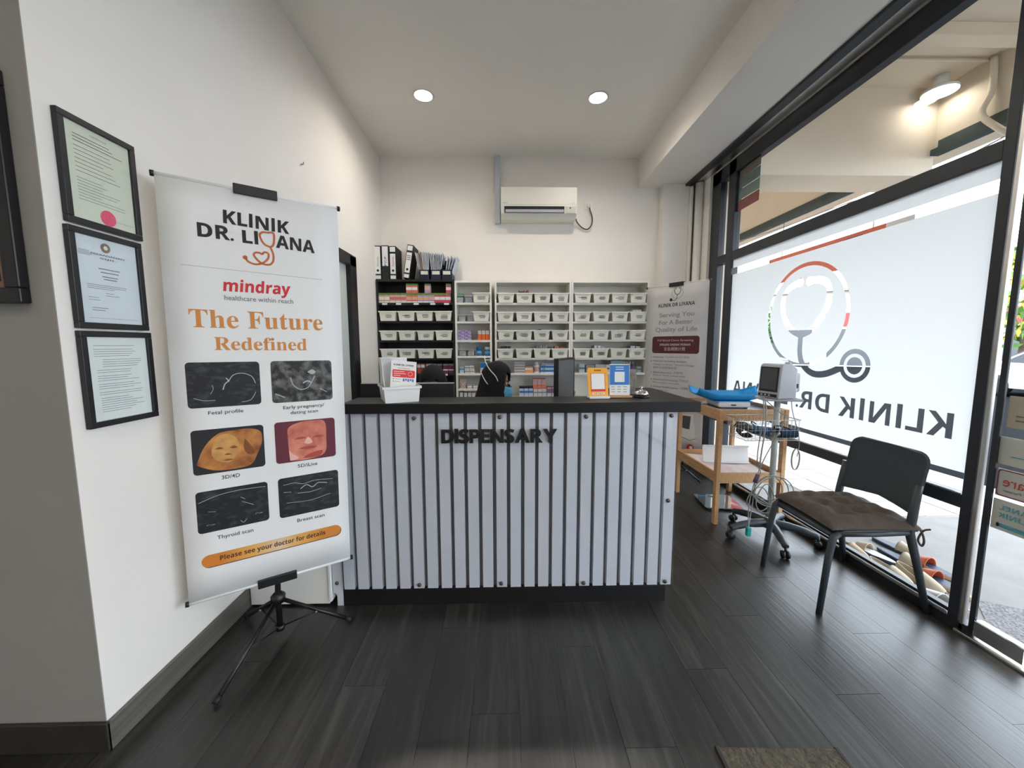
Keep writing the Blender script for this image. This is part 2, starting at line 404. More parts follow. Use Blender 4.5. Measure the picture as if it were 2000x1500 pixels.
# frosted film with the logo and the shop name cut out of it (reads from the street)
FZ1 = 2.137
def film():
    plF = Plane((XW+.006, 0, 0), (0, 1, 0), (0, 0, 1))
    sets = []
    def cset(*cs): sets.append([list(c) for c in cs])
    cy, cz = 2.835, 1.614
    cset(circ(cy, cz, .385, 64), circ(cy, cz, .357, 64))
    W_ = .05
    left = sm2([(2.90, 1.862), (2.975, 1.842), (3.04, 1.79), (3.055, 1.71), (3.03, 1.61), (2.95, 1.515), (2.85, 1.468)])
    right = sm2([(2.79, 1.858), (2.70, 1.85), (2.64, 1.81), (2.617, 1.73), (2.645, 1.63), (2.74, 1.515), (2.85, 1.468)])
    cset(stroke_poly(left, W_)); cset(stroke_poly(right, W_)); cset(circ(2.89, 1.862, .034, 16)); cset(circ(2.80, 1.858, .034, 16)); cset(circ(2.848, 1.475, .036, 16))
    cset(stroke_poly(sm2([(2.848, 1.475), (2.846, 1.34), (2.81, 1.25), (2.715, 1.19), (2.60, 1.195), (2.47, 1.25)]), .046))
    cset(circ(2.387, 1.262, .108, 40), circ(2.387, 1.262, .077, 40)); cset(circ(2.387, 1.262, .055, 32))
    # lettering: mirrored seen from inside, so x runs with +y read from outside
    cu = text_curve(sb('KLINIK DR. LIYANA')); ob = bpy.data.objects.new('t', cu); col.objects.link(ob)
    dg = bpy.context.evaluated_depsgraph_get(); dg.update(); c2 = ob.evaluated_get(dg).to_curve(dg)
    cs = []
    for sp in c2.splines:
        pts = []; bp = sp.bezier_points
        for i in range(len(bp)):
            a, b = bp[i], bp[(i+1) % len(bp)]
            pts += [tuple(q)[:2] for q in interpolate_bezier(a.co, a.handle_right, b.handle_left, b.co, 4)[:-1]]
        cs.append(pts)
    xs = [p[0] for c in cs for p in c]; ys = [p[1] for c in cs for p in c]; x0, x1, yy0, yy1 = min(xs), max(xs), min(ys), max(ys)
    bpy.data.objects.remove(ob)
    for i, c in enumerate(cs): cs[i] = [(1.822+(p[0]-x0)/(x1-x0)*(3.66-1.822), .925+(p[1]-0)/(yy1)*.138) for p in c]
    sets.append(cs)
    rect = [(1.742, .775), (3.765, .775), (3.765, 2.075), (1.742, 2.075)]
    V_, E_ = [], []
    def addc(c):
        n = len(V_); 
        cc = [c[0]]
        for p in c[1:]:
            if (p[0]-cc[-1][0])**2+(p[1]-cc[-1][1])**2 > 1e-8: cc.append(p)
        if (cc[0][0]-cc[-1][0])**2+(cc[0][1]-cc[-1][1])**2 < 1e-8: cc.pop()
        V_.extend(Vector(p) for p in cc); E_.extend((n+i, n+(i+1) % len(cc)) for i in range(len(cc)))
    addc(rect)
    for st in sets:
        for c in st: addc(c)
    vo, eo, fo, *_ = delaunay_2d_cdt(V_, E_, [], 0, 1e-6)
    vo = np.array([tuple(v) for v in vo]); fo = [f for f in fo if len(f) == 3]
    cen = np.array([vo[list(f)].mean(0) for f in fo])
    def inside(c):
        c = np.array(c); a = c; b = np.roll(c, -1, 0); cnt = np.zeros(len(cen), int)
        for (xa, ya), (xb, yb) in zip(a, b):
            cond = (ya > cen[:, 1]) != (yb > cen[:, 1])
            with np.errstate(divide='ignore', invalid='ignore'): xi = (xb-xa)*(cen[:, 1]-ya)/(yb-ya)+xa
            cnt += (cond & (cen[:, 0] < xi)).astype(int)
        return cnt
    hole = np.zeros(len(cen), bool)
    for st in sets:
        t = sum(inside(c) for c in st); hole |= (t % 2 == 1)
    ok = ~hole & (inside(rect) % 2 == 1)
    mb = MB(); mb.add([(XW+.006, float(v[0]), float(v[1])) for v in vo], [f for f, k in zip(fo, ok) if k])
    MB().add([(XW+.006, 1.742, FZ1), (XW+.006, 3.765, FZ1), (XW+.006, 3.765, 2.215), (XW+.006, 1.742, 2.215)], [(0, 1, 2, 3)]).build('frosted_strip', M_film, win)
    o = mb.build('frosted_film', M_film, win); o['label'] = 'frosted film with a stethoscope logo and mirrored KLINIK DR. LIYANA cut out'
film()

# glass street door beside the window
door = struct(MB().box(XW, XW+.012, 1.640, 1.664, .016, ZB-.14).build('door_1', M_frame, bevel=.003))
MB().box(XW-.012, XW+.008, 1.676, 1.690, .016, ZB-.14).build('channel', M_alu, door)
gp = MB(); gp.add([(XW+.008, .62, .10), (XW+.008, 1.64, .10), (XW+.008, 1.64, 3.0), (XW+.008, .62, 3.0)], [(0, 1, 2, 3)]); gp.build('pane', M_glass, door)
MB().box(XW-.01, XW+.030, 1.46, 1.638, .022, .10).build('patch_fitting', M_chrome, door, .004)
MB().box(XW-.01, XW+.034, .62, .78, .022, .10).build('patch_fitting', M_chrome, door, .004)
MB().box(XW-.03, XW+.06, .60, 1.698, 0, .015).build('threshold', M_alu, door, .003)
MB().box(XW-.03, XW+.05, .5, 1.655, ZB-.14, ZB-.005).build('door_head', M_frame, door)
MB().box(XW-.03, XW+.05, .50, .60, 0, ZB-.14).build('jamb', M_frame, door)
win2 = struct(MB().box(XW-.03, XW+.05, REAR, .5, 0, .05).build('window_2', M_frame))
fpart('post', REAR, REAR+.08, .05, WT, p=win2); fpart('mullion', -1.05, -.97, .05, WT, p=win2); fpart('head_rail', REAR, .5, ZB-.135, ZB-.005, p=win2); fpart('transom', REAR+.08, .5, 2.215, 2.3, p=win2)
for a, b in ((REAR+.08, -1.05), (-.97, .5)):
    for c, d in ((.05, 2.215), (2.3, ZB-.135)):
        g = MB(); g.add([(XW+.01, a, c), (XW+.01, b, c), (XW+.01, b, d), (XW+.01, a, d)], [(0, 1, 2, 3)]); g.build('pane', M_glass, win2)

# ceiling downlights
def downlight(x, y, z, label, group, energy=7):
    t = thing('downlight', label, 'ceiling light', (x, y, z), 0, group)
    MB().lathe([(.082, 0), (.088, -.004), (.080, -.008), (.072, -.006), (.072, 0)], 32).build('trim_ring', M_whitebright, t)
    MB().lathe([(.0, -.0045), (.072, -.0045)], 32).build('diffuser', M_lamp, t)
    ld = bpy.data.lights.new('downlight', 'AREA'); ld.shape = 'DISK'; ld.size = .14; ld.energy = energy; ld.color = (1, .89, .76); ld.spread = R(150)
    lo = bpy.data.objects.new('downlight_lamp', ld); col.objects.link(lo); lo.parent = t; lo.location = (0, 0, -.012)
    return t
downlight(-.668, 3.461, ZC, 'round recessed ceiling light nearer the white left wall', 'recessed ceiling lights')
downlight(.811, 3.463, ZC, 'round recessed ceiling light nearer the beam above the shop window', 'recessed ceiling lights')
for x, y in ((-.7, -.3), (.8, -.3), (-.7, -1.9), (.8, -1.9), (-2.8, -.6)): downlight(x, y, ZC, 'round recessed ceiling light further back in the waiting area', 'waiting area ceiling lights')

# ================================================================ OUTSIDE
struct(box('pavement', XW+.06, 4.75, -6, 16, -.30, -.03, M_concrete))
pav = struct(box('pavement_tiling', 2.88, 4.72, 2.95, 6.58, -.031, -.0285, mat('tile_joint', (.33, .32, .30), .9)))
M_tile = mat('white_paving_tile', (.42, .41, .39), .6, noise=.1, nscale=6)
tm = MB().box(.004, .296, .004, .296, -.003, .004).mesh('tile'); tm.materials.append(M_tile)
for i in range(6):
    for j in range(12):
        o = bpy.data.objects.new('tile', tm); col.objects.link(o); o.location = (2.90+.3*i, 2.97+.3*j, -.0275+random.uniform(-.001, .001)); o.parent = pav
mbp = MB(); mbp.add([(2.30, .2, -.026), (3.0, .2, -.026), (2.82, 1.85, -.026), (2.64, 1.95, -.026), (2.5, 1.80, -.026), (2.30, 1.74, -.026)], [(0, 1, 2, 3, 4, 5)])
struct(mbp.build('coil_mat', M_coilmat))  # grey coil door mat lying outside the street door
struct(box('road', 4.75, 40, -20, 50, -.30, -.16, M_asphalt))
struct(box('kerb', 4.70, 4.86, -6, 16, -.30, -.025, M_concrete, bevel=.01))
WZ = 3.72
struct(box('walkway_ceiling', XW+.12, 4.35, -5, 13, WZ, WZ+.2, M_cream))
struct(box('walkway_beam', 4.0, 4.3, -5, 13, 3.17, WZ, M_cream))
struct(box('walkway_cross_beam', XW+.12, 4.0, 3.66, 4.05, 2.96, WZ, M_cream))
struct(box('walkway_cross_beam', XW+.12, 4.0, -1.2, -.85, 2.96, WZ, M_cream))
struct(box('walkway_cross_beam', XW+.12, 4.0, 8.2, 8.6, 2.96, WZ, M_cream))
struct(box('walkway_column', 4.0, 4.32, 8.2, 8.6, -.03, 3.2, M_cream)); struct(box('walkway_column', 4.0, 4.32, -1.25, -.83, -.03, 3.2, M_cream))
struct(box('shopfront_wall', XW+.06, XW+.2, 4.18, 13, -.03, WZ, M_cream)); struct(box('shopfront_upper_wall', XW+.02, XW+.14, REAR-.2, 4.3, ZB, WZ+.4, M_cream))
for a, b in ((4.10, 12.5), (-.8, 3.62)):
    t = MB().box(3.92, 4.0, a, b, 3.115, 3.165); t.box(3.986, 3.998, a, b, 3.165, 3.25)
    tag(t.build('steel_angle', M_green), 'dark green steel angle under walkway beam '+('beyond' if a > 4 else 'before')+' the cross beam', 'steel beam')
# ceiling battens with rusty ends, conduit and round lamp under the walkway
for k, y in enumerate((1.7, 2.35, 3.0)):
    t = thing('ceiling_batten', 'cream batten with rusty end bracket under walkway ceiling', 'batten', (XW+.12, y, WZ), 0, 'battens under the walkway ceiling')
    MB().box(0, 1.75, -.06, .06, -.09, 0).build('batten', M_cream, t, .004); MB().box(.02, .12, -.065, .065, -.12, -.085).build('end_bracket', mat('rust', (.24, .12, .05), .8, noise=.5, nscale=30), t)
t = thing('walkway_lamp', 'round white surface lamp under the walkway ceiling', 'ceiling light', (3.82, 3.50, WZ), 0)
MB().lathe([(.0, -.11), (.05, -.11), (.05, 0)], 16).build('stem', M_whitebright, t)
MB().lathe([(.10, -.10), (.12, -.115), (.118, -.135)], 32).build('housing', M_whitebright, t); MB().lathe([(0, -.136), (.117, -.136)], 32).build('diffuser', mat('lamp_glow_dim', (1, .98, .95), .5, emit=2.5), t)
t = MB().tube(smooth_path([(3.97, 3.25, WZ-.02), (3.97, 3.24, 3.45), (3.93, 3.26, 3.28), (3.87, 3.10, 3.09), (3.87, 3.0, 2.98)], 6), .022, 10); t.tube([(2.4, 3.30, WZ-.02), (3.98, 3.28, WZ-.02)], .012, 8)
tag(t.build('conduit', M_cream), 'cream plastic conduit curving down the walkway beam', 'pipe')
t = MB().tube(smooth_path([(3.88, 6.6, 3.10), (3.9, 5.4, 3.02), (3.88, 4.4, 2.98), (3.86, 3.8, 2.88), (3.96, 3.3, 3.0), (3.96, 2.6, 3.10)], 8), .006, 6)
tag(t.build('slack_cable', M_cable), 'thin slack cable strung along the walkway beam', 'cable')
# orange hanging sign
t = thing('hanging_sign', 'orange-red signboard with white end hung from the walkway beam', 'sign', (4.1, 5.0, 2.30))
MB().box(-.015, .015, -.86, .95, 0, .385).build('board', mat('orange_sign_red', (.70, .16, .09), .5), t, .004)
MB().box(-.017, .013, -1.15, -.86, 0, .385).build('white_end', M_whitebright, t, .004)
e = MB(); plS = Plane((-.016, 0, 0), (0, -1, 0), (0, 0, 1)); put_quad(e, plS, .35, .60, .12, .34); put_quad(e, plS, .63, .82, .2, .25); e.build('emblem', M_ink, t)
for y in (-.7, .7): MB().tube([(0, y, .385), (0, y, .87)], .006, 6).build('hanger_rod', M_wire, t)
# red awning and road sign far along the street
t = thing('awning', 'red and white shop awning further along the walkway', 'awning', (4.33, 9.4, 2.2))
MB().add([(0, -1.2, .75), (0, 1.2, .75), (1.3, 1.2, .25), (1.3, -1.2, .25), (0, -1.2, .72), (0, 1.2, .72), (1.3, 1.2, .22), (1.3, -1.2, .22)], [(0, 1, 2, 3), (7, 6, 5, 4), (0, 3, 7, 4), (1, 5, 6, 2), (2, 6, 7, 3), (0, 4, 5, 1)]).build('canopy', mat('awning_red', (.75, .03, .04), .6), t)
MB().box(1.28, 1.31, -1.2, 1.2, -.35, .24).build('valance', mat('awning_pink', (.75, .35, .36), .6), t)
for y in (-1.1, 1.1): MB().tube([(1.25, y, .22), (0, y, -.3)], .015).build('stay', M_wire, t)
p = U(1406, 661, 'y', 14.0)
t = thing('no_entry_sign', 'round red no-entry road sign with white bar on a post', 'road sign', (p.x, p.y, -.16))
h = p.z+.16
MB().tube([(0, 0, 0), (0, 0, h+.2)], .03).build('post', M_alu, t)
Mf = Matrix.Translation((0, -.045, h)) @ Matrix.Rotation(R(90), 4, 'X')
MB().lathe([(0, .015), (.23, .015), (.23, 0), (0, 0)], 32, Mf).build('disc', M_inkred, t); MB().box(-.16, .16, -.066, -.061, h-.04, h+.04).build('bar', M_whitebright, t)
# parked cars
def car(loc, rz, c, name, label):
    t = thing('car', label, 'car', loc, rz)
    prof = [(-2.15, .25), (-2.15, .62), (-2.0, .82), (-1.15, .95), (-.45, 1.42), (.75, 1.46), (1.5, 1.02), (2.1, .9), (2.2, .6), (2.2, .25)]
    b = MB()
    sec = [(-.85, .90), (-.80, .97), (-.55, 1.0), (.55, 1.0), (.80, .97), (.85, .90)]
    vs = []
    for y, k in sec:
        for x_, z in prof: vs.append((x_*k, y*(1 if z < 1.0 else .82), z if z < 1.3 else z*(.985 if abs(y) > .7 else 1)))
    n = len(prof); fs = [(i*n+j, i*n+(j+1) % n, (i+1)*n+(j+1) % n, (i+1)*n+j) for i in range(len(sec)-1) for j in range(n)] + [tuple(range(n))[::-1], tuple((len(sec)-1)*n+j for j in range(n))]
    b.add(vs, fs); b.build('body', mat(name, c, .25, coat=.6), t, .05)
    for s_ in (-1, 1):
        g = MB(); g.add([(-1.0, s_*.735, .98), (-.42, s_*.70, 1.36), (.70, s_*.70, 1.39), (1.30, s_*.735, 1.02)], [(0, 1, 2, 3)]); g.build('side_window', M_screen, t, solid=.02)
    for x_, z, a in ((-.82, 1.19, 1), (1.16, 1.25, -1)):
        g = MB(); g.add([(x_-a*.26, -.6, z-.21), (x_-a*.26, .6, z-.21), (x_+a*.27, .55, z+.19), (x_+a*.27, -.55, z+.19)], [(0, 1, 2, 3)]); g.build('windscreen', M_screen, t, solid=.03)
    for x_ in (-1.35, 1.35):
        for y in (-.78, .78):
            Mw = Matrix.Translation((x_, y, .32)) @ Matrix.Rotation(R(90), 4, 'X')
            w = MB().lathe([(.20, -.1), (.31, -.1), (.32, -.06), (.32, .06), (.31, .1), (.20, .1)], 24, Mw).build('wheel', M_blackmatte, t)
            r_ = MB().lathe([(0, -.085), (.06, -.085), (.06, .085), (0, .085)], 12, Mw)
            for k in range(10):
                a = 2*math.pi*k/10; r_.box(.05, .20, -.012, .012, -.08, .08, Mw @ Matrix.Rotation(a, 4, 'Z'))
            r_.build('rim', M_alu, w)
    return t
car((15.6, 9.75, -.16), R(90), (.75, .76, .78), 'car_white', 'white saloon car parked across the road near the leafy tree')
p = U(1408, 735, 'z', -.16); car((min(p.x, 9)+.3, 17.5, -.16), R(80), (.30, .42, .60), 'car_blue', 'blue-grey car parked beyond the no-entry sign')
car((13.2, 20.5, -.16), R(90), (.02, .025, .03), 'car_dark', 'black car parked across the road near the blue-grey car')
# far row of shops
b = thing('shop_row', 'pale far shop row with red signboards across the road', 'building', (24, 26, -.16), R(-38))
MB().box(-14, 14, 0, 6, 0, 5.2).build('wall', M_cream, b); MB().box(-14.3, 14.3, -.5, 6.2, 5.2, 5.5).build('roof', M_concrete, b)
for k in range(7):
    MB().box(-13.5+k*4, -10+k*4, -.12, 0, 2.8, 3.7).build('signboard', mat('shop_sign_red', (.55, .05, .05), .5) if k % 2 else M_whitebright, b)
    MB().box(-13.3+k*4, -10.2+k*4, -.03, .02, .1, 2.6).build('shopfront', M_screengrey, b)
# tree
def tree(loc, h, rx, label, c1, c2, seed):
    rnd = random.Random(seed); t = thing('tree', label, 'tree', loc)
    MB().tube([(0, 0, 0), (.1, .05, h*.3), (-.05, 0, h*.6)], [.18, .14, .08], 8).build('trunk', mat('bark', (.12, .08, .05), .9), t)
    for m_, n in ((mat('leaf_a%d' % seed, c1, .6), 900), (mat('leaf_b%d' % seed, c2, .6), 700)):
        f = MB()
        for i in range(n):
            d = Vector((rnd.gauss(0, 1), rnd.gauss(0, 1), rnd.gauss(0, 1))).normalized()*rnd.uniform(.55, 1)
            c = Vector((d.x*rx, d.y*rx, h*.62+d.z*h*.38)); a = Euler((rnd.uniform(0, 6), rnd.uniform(0, 6), rnd.uniform(0, 6))).to_matrix(); s_ = rnd.uniform(.10, .2)
            f.add([c+a @ Vector(q)*s_ for q in ((-1, 0, 0), (0, -.5, 0), (1, 0, 0), (0, .5, 0))], [(0, 1, 2, 3)])
        o = f.build('foliage', m_, t); o['kind'] = 'stuff'
    return t
tree((19.0, 13.6, -.16), 5.6, 2.4, 'leafy green and yellow tree across the road behind the white car', (.08, .20, .03), (.45, .38, .05), 3)
tree((15, 24, -.16), 4.2, 2.2, 'dark green tree far along the road', (.03, .10, .02), (.06, .16, .03), 5)
# poster of coloured strips stuck high on the glass
t = thing('poster', 'translucent poster of red and green strips stuck high on the window', 'poster', (XW+.02, 3.6, 2.66))
for k, c in enumerate(((.36, .10, .09), (.20, .27, .24), (.20, .26, .24), (.24, .17, .15))):
    MB().box(0, .002, -.14, .165, .005+k*.1, .098+k*.1).build('strip', mat('poster_strip%d' % k, c, .6, noise=.25, nscale=22, nstretch=(1, .4, 3)), t)
# stickers on the street door
plD = Plane((XW+.014, 0, 0), (0, -1, 0), (0, 0, 1))
def sticker(y0, y1, z0, z1, label, m, parts=()):
    t = thing('door_sticker', label, 'sticker', (XW+.013, 0, 0), 0, 'stickers on the glass door')
    MB().box(.001, .004, y0, y1, z0, z1).build('sheet', m, t)
    pl = Plane((0, 0, 0), (0, -1, 0), (0, 0, 1))
    for nm, m_, fn in parts:
        mb = MB(); fn(mb, pl); mb.build(nm, m_, t)
    return t
M_stk = mat('sticker_back', (.62, .60, .55), .6); M_stkb = mat('sticker_blue', (.10, .42, .55), .6); M_maroon = mat('maroon', (.30, .05, .10), .6)
def mtext(s, yr, z, w, cap, off=0):            # mirrored writing: laid right-to-left
    def fn(mb, pl):
        vs, fs = text_geo(s, off)
        x0 = min(v.x for v in vs); x1 = max(v.x for v in vs)
        mb.add([(-.001, yr+(v.x-x0)/(x1-x0)*w, z+v.y*cap/.72) for v in vs], fs)
    return fn
def rr_(y0, y1, z0, z1, w):
    def fn(mb, pl):
        a = rrect(y0, y1, z0, z1, .015); b_ = rrect(y0+w, y1-w, z0+w, z1-w, .012); n = len(a)
        mb.add([(-.0008, *p) for p in a]+[(-.0008, *p) for p in b_], [(i, (i+1) % n, (i+1) % n+n, i+n) for i in range(n)])
    return fn
sticker(1.30, 1.638, .715, .84, 'white panel sticker with maroon border and mirrored Care lettering', M_stk, [('border', M_maroon, rr_(1.302, 1.636, .717, .838, .005)), ('lettering', M_inkred, mtext('Care', 1.505, .765, .11, .045)), ('small_print', M_inkgrey, mtext('Your Partner', 1.50, .74, .115, .012))])
sticker(1.30, 1.64, .56, .70, 'pale sticker with mirrored blue PANEL KLINIK lettering', M_stk, [('lettering', M_stkb, mtext(sb('PANEL'), 1.50, .655, .115, .022)), ('lettering', M_stkb, mtext(sb('KLINIK'), 1.50, .62, .115, .022)), ('blue_bar', M_stkb, rr_(1.40, 1.62, .575, .592, .008))])
sticker(1.30, 1.645, .86, .985, 'pale grey sticker with thin blue lines', M_stk, [('lines', M_stkb, lambda mb, pl: [put_quad(mb, Plane((0, 0, 0), (0, -1, 0), (0, 0, 1)), -1.6+i*.04, -1.45, .90+i*.03, .904+i*.03, .001) for i in range(3)])])
sticker(1.30, 1.63, 1.03, 1.17, 'beige sticker with small dark print above the pale grey one', mat('sticker_beige', (.50, .42, .33), .6), [('print', M_inkgrey, lambda mb, pl: [put_quad(mb, Plane((0, 0, 0), (0, -1, 0), (0, 0, 1)), -1.6, -1.42, 1.06+i*.02, 1.066+i*.02, .001) for i in range(2)])])
# shoes left outside the glass
def shoe(loc, rz, m_up, m_in, label, kind='slipper', m_sole=None, L_=.25):
    t = thing('shoe', label, 'shoe', loc, rz, 'shoes left outside the window'); W_ = .085; N = 24
    def outl(a, k=1.0):
        c, s_ = math.cos(a), math.sin(a); w = W_*.5*(1.0 if c > 0 else .82)*(1-.12*c*c if c < 0 else 1); return (L_/2*c*k, w*s_*k)
    so = MB(); vs = [(*outl(2*math.pi*k/N), z) for z in (0, .022) for k in range(N)]
    so.add(vs, [tuple(range(N))[::-1], tuple(range(N, 2*N))]+[(k, (k+1) % N, (k+1) % N+N, k+N) for k in range(N)]); so.build('sole', m_sole or m_up, t, .004)
    ins = MB(); ins.add([(*outl(2*math.pi*k/N, .86), .0235) for k in range(N)], [tuple(range(N))]); ins.build('insole', m_in, t)
    up = MB()
    if kind == 'slipper':
        def f(u, v):
            xx = L_/2*(.98-.62*v); w = W_*.5*math.sqrt(max(0, 1-max(0, (xx-L_*.1)/(L_*.4))**2))*1.02; a = math.pi*u; hh = .03+.028*v
            return (xx, -w*math.cos(a), .016+hh*math.sin(a))
        up.grid(f, 12, 8)
    else:                                       # closed shoe: domed vamp and a heel counter
        def f(u, v):
            xx = L_/2*(.985-.95*v); w = W_*.5*math.sqrt(max(0, 1-max(0, (xx-L_*.08)/(L_*.42))**2))*1.02; a = math.pi*u; hh = .022+.045*v**.8
            return (xx, -w*math.cos(a), .014+hh*math.sin(a)**.8)
        up.grid(f, 14, 10)
        def g(u, v):
            a = math.pi*(.42+1.16*u); x0, y0 = outl(a); hh = .030+.028*math.sin(math.pi*u); return (x0*(1-.06*v), y0*(1-.10*v), .012+hh*v)
        up.grid(g, 20, 4)
    o = up.build('upper', m_up, t, solid=.004)
    if kind == 'strap':
        pass
    return t
M_sh1 = mat('shoe_beige', (.50, .42, .31), .8); M_sh2 = mat('shoe_navy', (.02, .035, .08), .5); M_sh3 = mat('shoe_white', (.70, .68, .66), .6); M_sh4 = mat('shoe_orange', (.62, .14, .06), .6); M_sh5 = mat('shoe_tan', (.40, .30, .20), .7)
Z0 = -.0285
shoe((2.365, 2.44, Z0), R(-82), M_sh5, M_sh1, 'tan closed shoe by the window bead behind the chair legs', 'closed')
shoe((2.365, 2.165, Z0), R(-84), M_sh1, M_sh3, 'cream closed shoe close to the window bead', 'closed', M_sh3)
shoe((2.500, 2.385, Z0), R(102), M_sh1, M_sh3, 'beige slipper with white insole and navy sole', 'slipper', M_sh2)
shoe((2.725, 2.50, Z0), R(-80), M_sh1, M_sh2, 'navy-lined slip-on shoe with beige toe', 'slipper', M_sh2)
shoe((2.612, 2.36, Z0), R(-86), M_sh1, M_sh2, 'beige and navy slip-on shoe beside the white-lined slipper', 'slipper', M_sh2)
shoe((2.478, 2.10, Z0), R(-88), M_sh1, M_sh5, 'large beige loafer behind the chair leg', 'closed', M_sh5, .27)
shoe((2.715, 2.20, Z0), R(95), M_sh4, M_sh2, 'orange slipper with dark insole further from the glass', 'slipper', M_sh1)
shoe((2.598, 2.06, Z0), R(92), M_sh4, M_sh2, 'orange slipper with dark insole beside the large loafer', 'slipper', M_sh1)
shoe((2.372, 1.885, Z0), R(88), M_sh3, M_sh3, 'off-white trainer beside the black door post', 'closed', M_sh3, .27)

# ================================================================ BANNERS
def banner_stand(t, pl, w, h, pole_xy, foot_pts, m_sheet, hub_z=.20):
    # sheet is a gently bowed vinyl between two rails; pl is in world space, t sits at the world origin of its base
    T = Vector(t.location)
    L = lambda a, b, e=0: pl.at(a, b, e)-T
    def f(u, v):
        a = (u-.5)*w; b = v*h; e = .010*math.sin(v*math.pi)*math.cos((u-.5)*2.2)
        return L(a, b, e*0+ -.0005)
    MB().grid(f, 6, 14).build('sheet', m_sheet, t, solid=.0008)
    for b in (0, h):
        MB().tube([L(-w/2, b, -.006), L(w/2, b, -.006)], .0085, 12).build('rail', M_vinyl, t)
        for s_ in (-1, 1): MB().tube([L(s_*w/2, b, -.006), L(s_*(w/2+.012), b, -.006)], .0115, 12).build('end_cap', M_black, t)
        c = MB(); q = Matrix((pl.r, pl.n, pl.u)).transposed().to_4x4(); q.translation = L(0, b, 0)
        c.box(-.078, .078, -.022, .010, -.020, .020, q); c.build('clip', M_black, t, .003)
    px, py = pole_xy
    base = Vector((px, py, 0))-T; topc = L(0, h, -.03); botc = L(0, 0, -.03)
    MB().tube([base+Vector((0, 0, .035)), base+Vector((0, 0, hub_z+.02)), botc+Vector((0, 0, -.02)), topc], .0125, 12).build('pole', M_black, t)
    hub = base+Vector((0, 0, hub_z)); MB().lathe([(.014, -.02), (.03, -.018), (.032, .012), (.022, .022), (.014, .03)], 16, Matrix.Translation(hub)).build('hub', M_black, t)
    MB().lathe([(.014, -.012), (.02, -.012), (.02, .012), (.014, .012)], 12, Matrix.Translation(base+Vector((0, 0, .05)))).build('brace_collar', M_black, t)
    for fp in foot_pts:
        fv = Vector(fp)-T; d = (fv-hub); d.normalize()
        lg = MB().tube([hub+d*.02, fv+Vector((0, 0, .012))], .0095, 10).build('leg', M_black, t)
        e = fv+Vector((0, 0, .012)); MB().tube([e-d*.025, e], .0125, 10).build('foot_cap', M_blackmatte, lg)
        mid = hub.lerp(fv, .52); MB().tube([base+Vector((0, 0, .05)), mid], .004, 6).build('brace', M_black, t)
        MB().tube([mid+Vector((0, -.006, 0)), mid+Vector((0, -.014, 0))], .005, 8).build('rivet', M_alu, t)

# big banner: rectangle fitted from its four corners, standing on its tripod
yaw1 = .5823
B1w, B1h = .6375, 1.7295
r1 = Vector((math.cos(yaw1), math.sin(yaw1), -.009)); u1 = Vector((.009*math.cos(yaw1), .009*math.sin(yaw1), 1))
C1 = Vector((-1.054, 1.7076, 1.1796)); pl1 = Plane(C1-u1.normalized()*B1h/2, r1, u1)
t1 = thing('tripod_banner', 'tall white tripod banner reading The Future Redefined with scan pictures beside the framed certificates', 'banner', (-1.07, 1.72, 0))
banner_stand(t1, pl1, B1w, B1h, (-1.085, 1.735), [(-1.132, 1.376, 0), (-.786, 1.828, 0), (-1.330, 1.861, 0)], M_vinyl)
class LP(Plane):                               # the same plane seen from the thing's own origin
    def __init__(s, p, T): s.o = p.o-Vector(T); s.r, s.u, s.n = p.r, p.u, p.n
lp1 = LP(pl1, t1.location)
c2 = lambda x, y: pl1.uv(280+x/3.571, 300+y/3.571)
c3 = lambda x, y: pl1.uv(330+x/3.0, 690+y/3.0)
def line_text(mb, s, q0, q1, capq, **k):       # baseline ends and a point at cap height
    a0, b0 = q0; a1, b1 = q1; put_text(mb, lp1, s, a0, b0, a1=a1, b1=b1, cap=abs(capq), **k)
def P_(name, m_, fn, label=None):
    mbs = []; fn(mbs)
    for mb in mbs:
        o = mb.build(name, m_, t1)
        if label: o['label'] = label
def f(mb):
    q0, q1, qt = c2(557, 482), c2(1018, 562), c2(553, 390); line_text(mb, sb('KLINIK'), q0, q1, qt[1]-q0[1], offset=.012)
    q0, q1, qt = c2(378, 575), c2(632, 608), c2(375, 478); line_text(mb, sb('DR.'), q0, q1, qt[1]-q0[1], offset=.012)
    q0, q1, qt = c2(692, 620), c2(803, 634), c2(690, 533); line_text(mb, sb('LI'), q0, q1, qt[1]-q0[1], offset=.012)
    q0, q1 = c2(925, 655), c2(1195, 695); line_text(mb, sb('ANA'), q0, q1, c2(375, 478)[1]-c2(378, 575)[1], offset=.012)
P_('lettering', M_ink, f, 'dark KLINIK DR. LIYANA lettering')
def f(mb):
    for pts in ([(862, 552), (835, 548), (812, 562), (822, 600), (848, 635), (885, 652)], [(862, 552), (905, 555), (912, 600), (905, 640), (885, 652)],
                [(885, 652), (905, 700), (905, 750), (880, 775), (830, 768), (790, 735), (770, 705), (785, 690), (815, 695), (828, 705)],
                [(828, 705), (845, 688), (872, 700), (868, 735), (830, 765), (780, 772), (735, 755), (712, 728)]):
        put_stroke(mb, lp1, sm2([c2(*p) for p in pts], 6), .0078)
    put_poly(mb, lp1, circ(*c2(710, 724), .0085, 16))
P_('stethoscope_mark', mat('ink_burnt_orange', (.55, .13, .03), .6), f, 'orange stethoscope mark shaped like a Y')
P_('rule', M_inkgrey, lambda mb: put_stroke(mb, lp1, [c2(255, 772), c2(1250, 880)], .0011))
def f(mb): q0, q1 = c2(557, 957), c2(1030, 985); line_text(mb, sb('mindray'), q0, q1, (c2(680, 885)[1]-c2(680, 965)[1]), shear=.12, offset=.012)
P_('lettering', M_inkred, f, 'red mindray lettering')
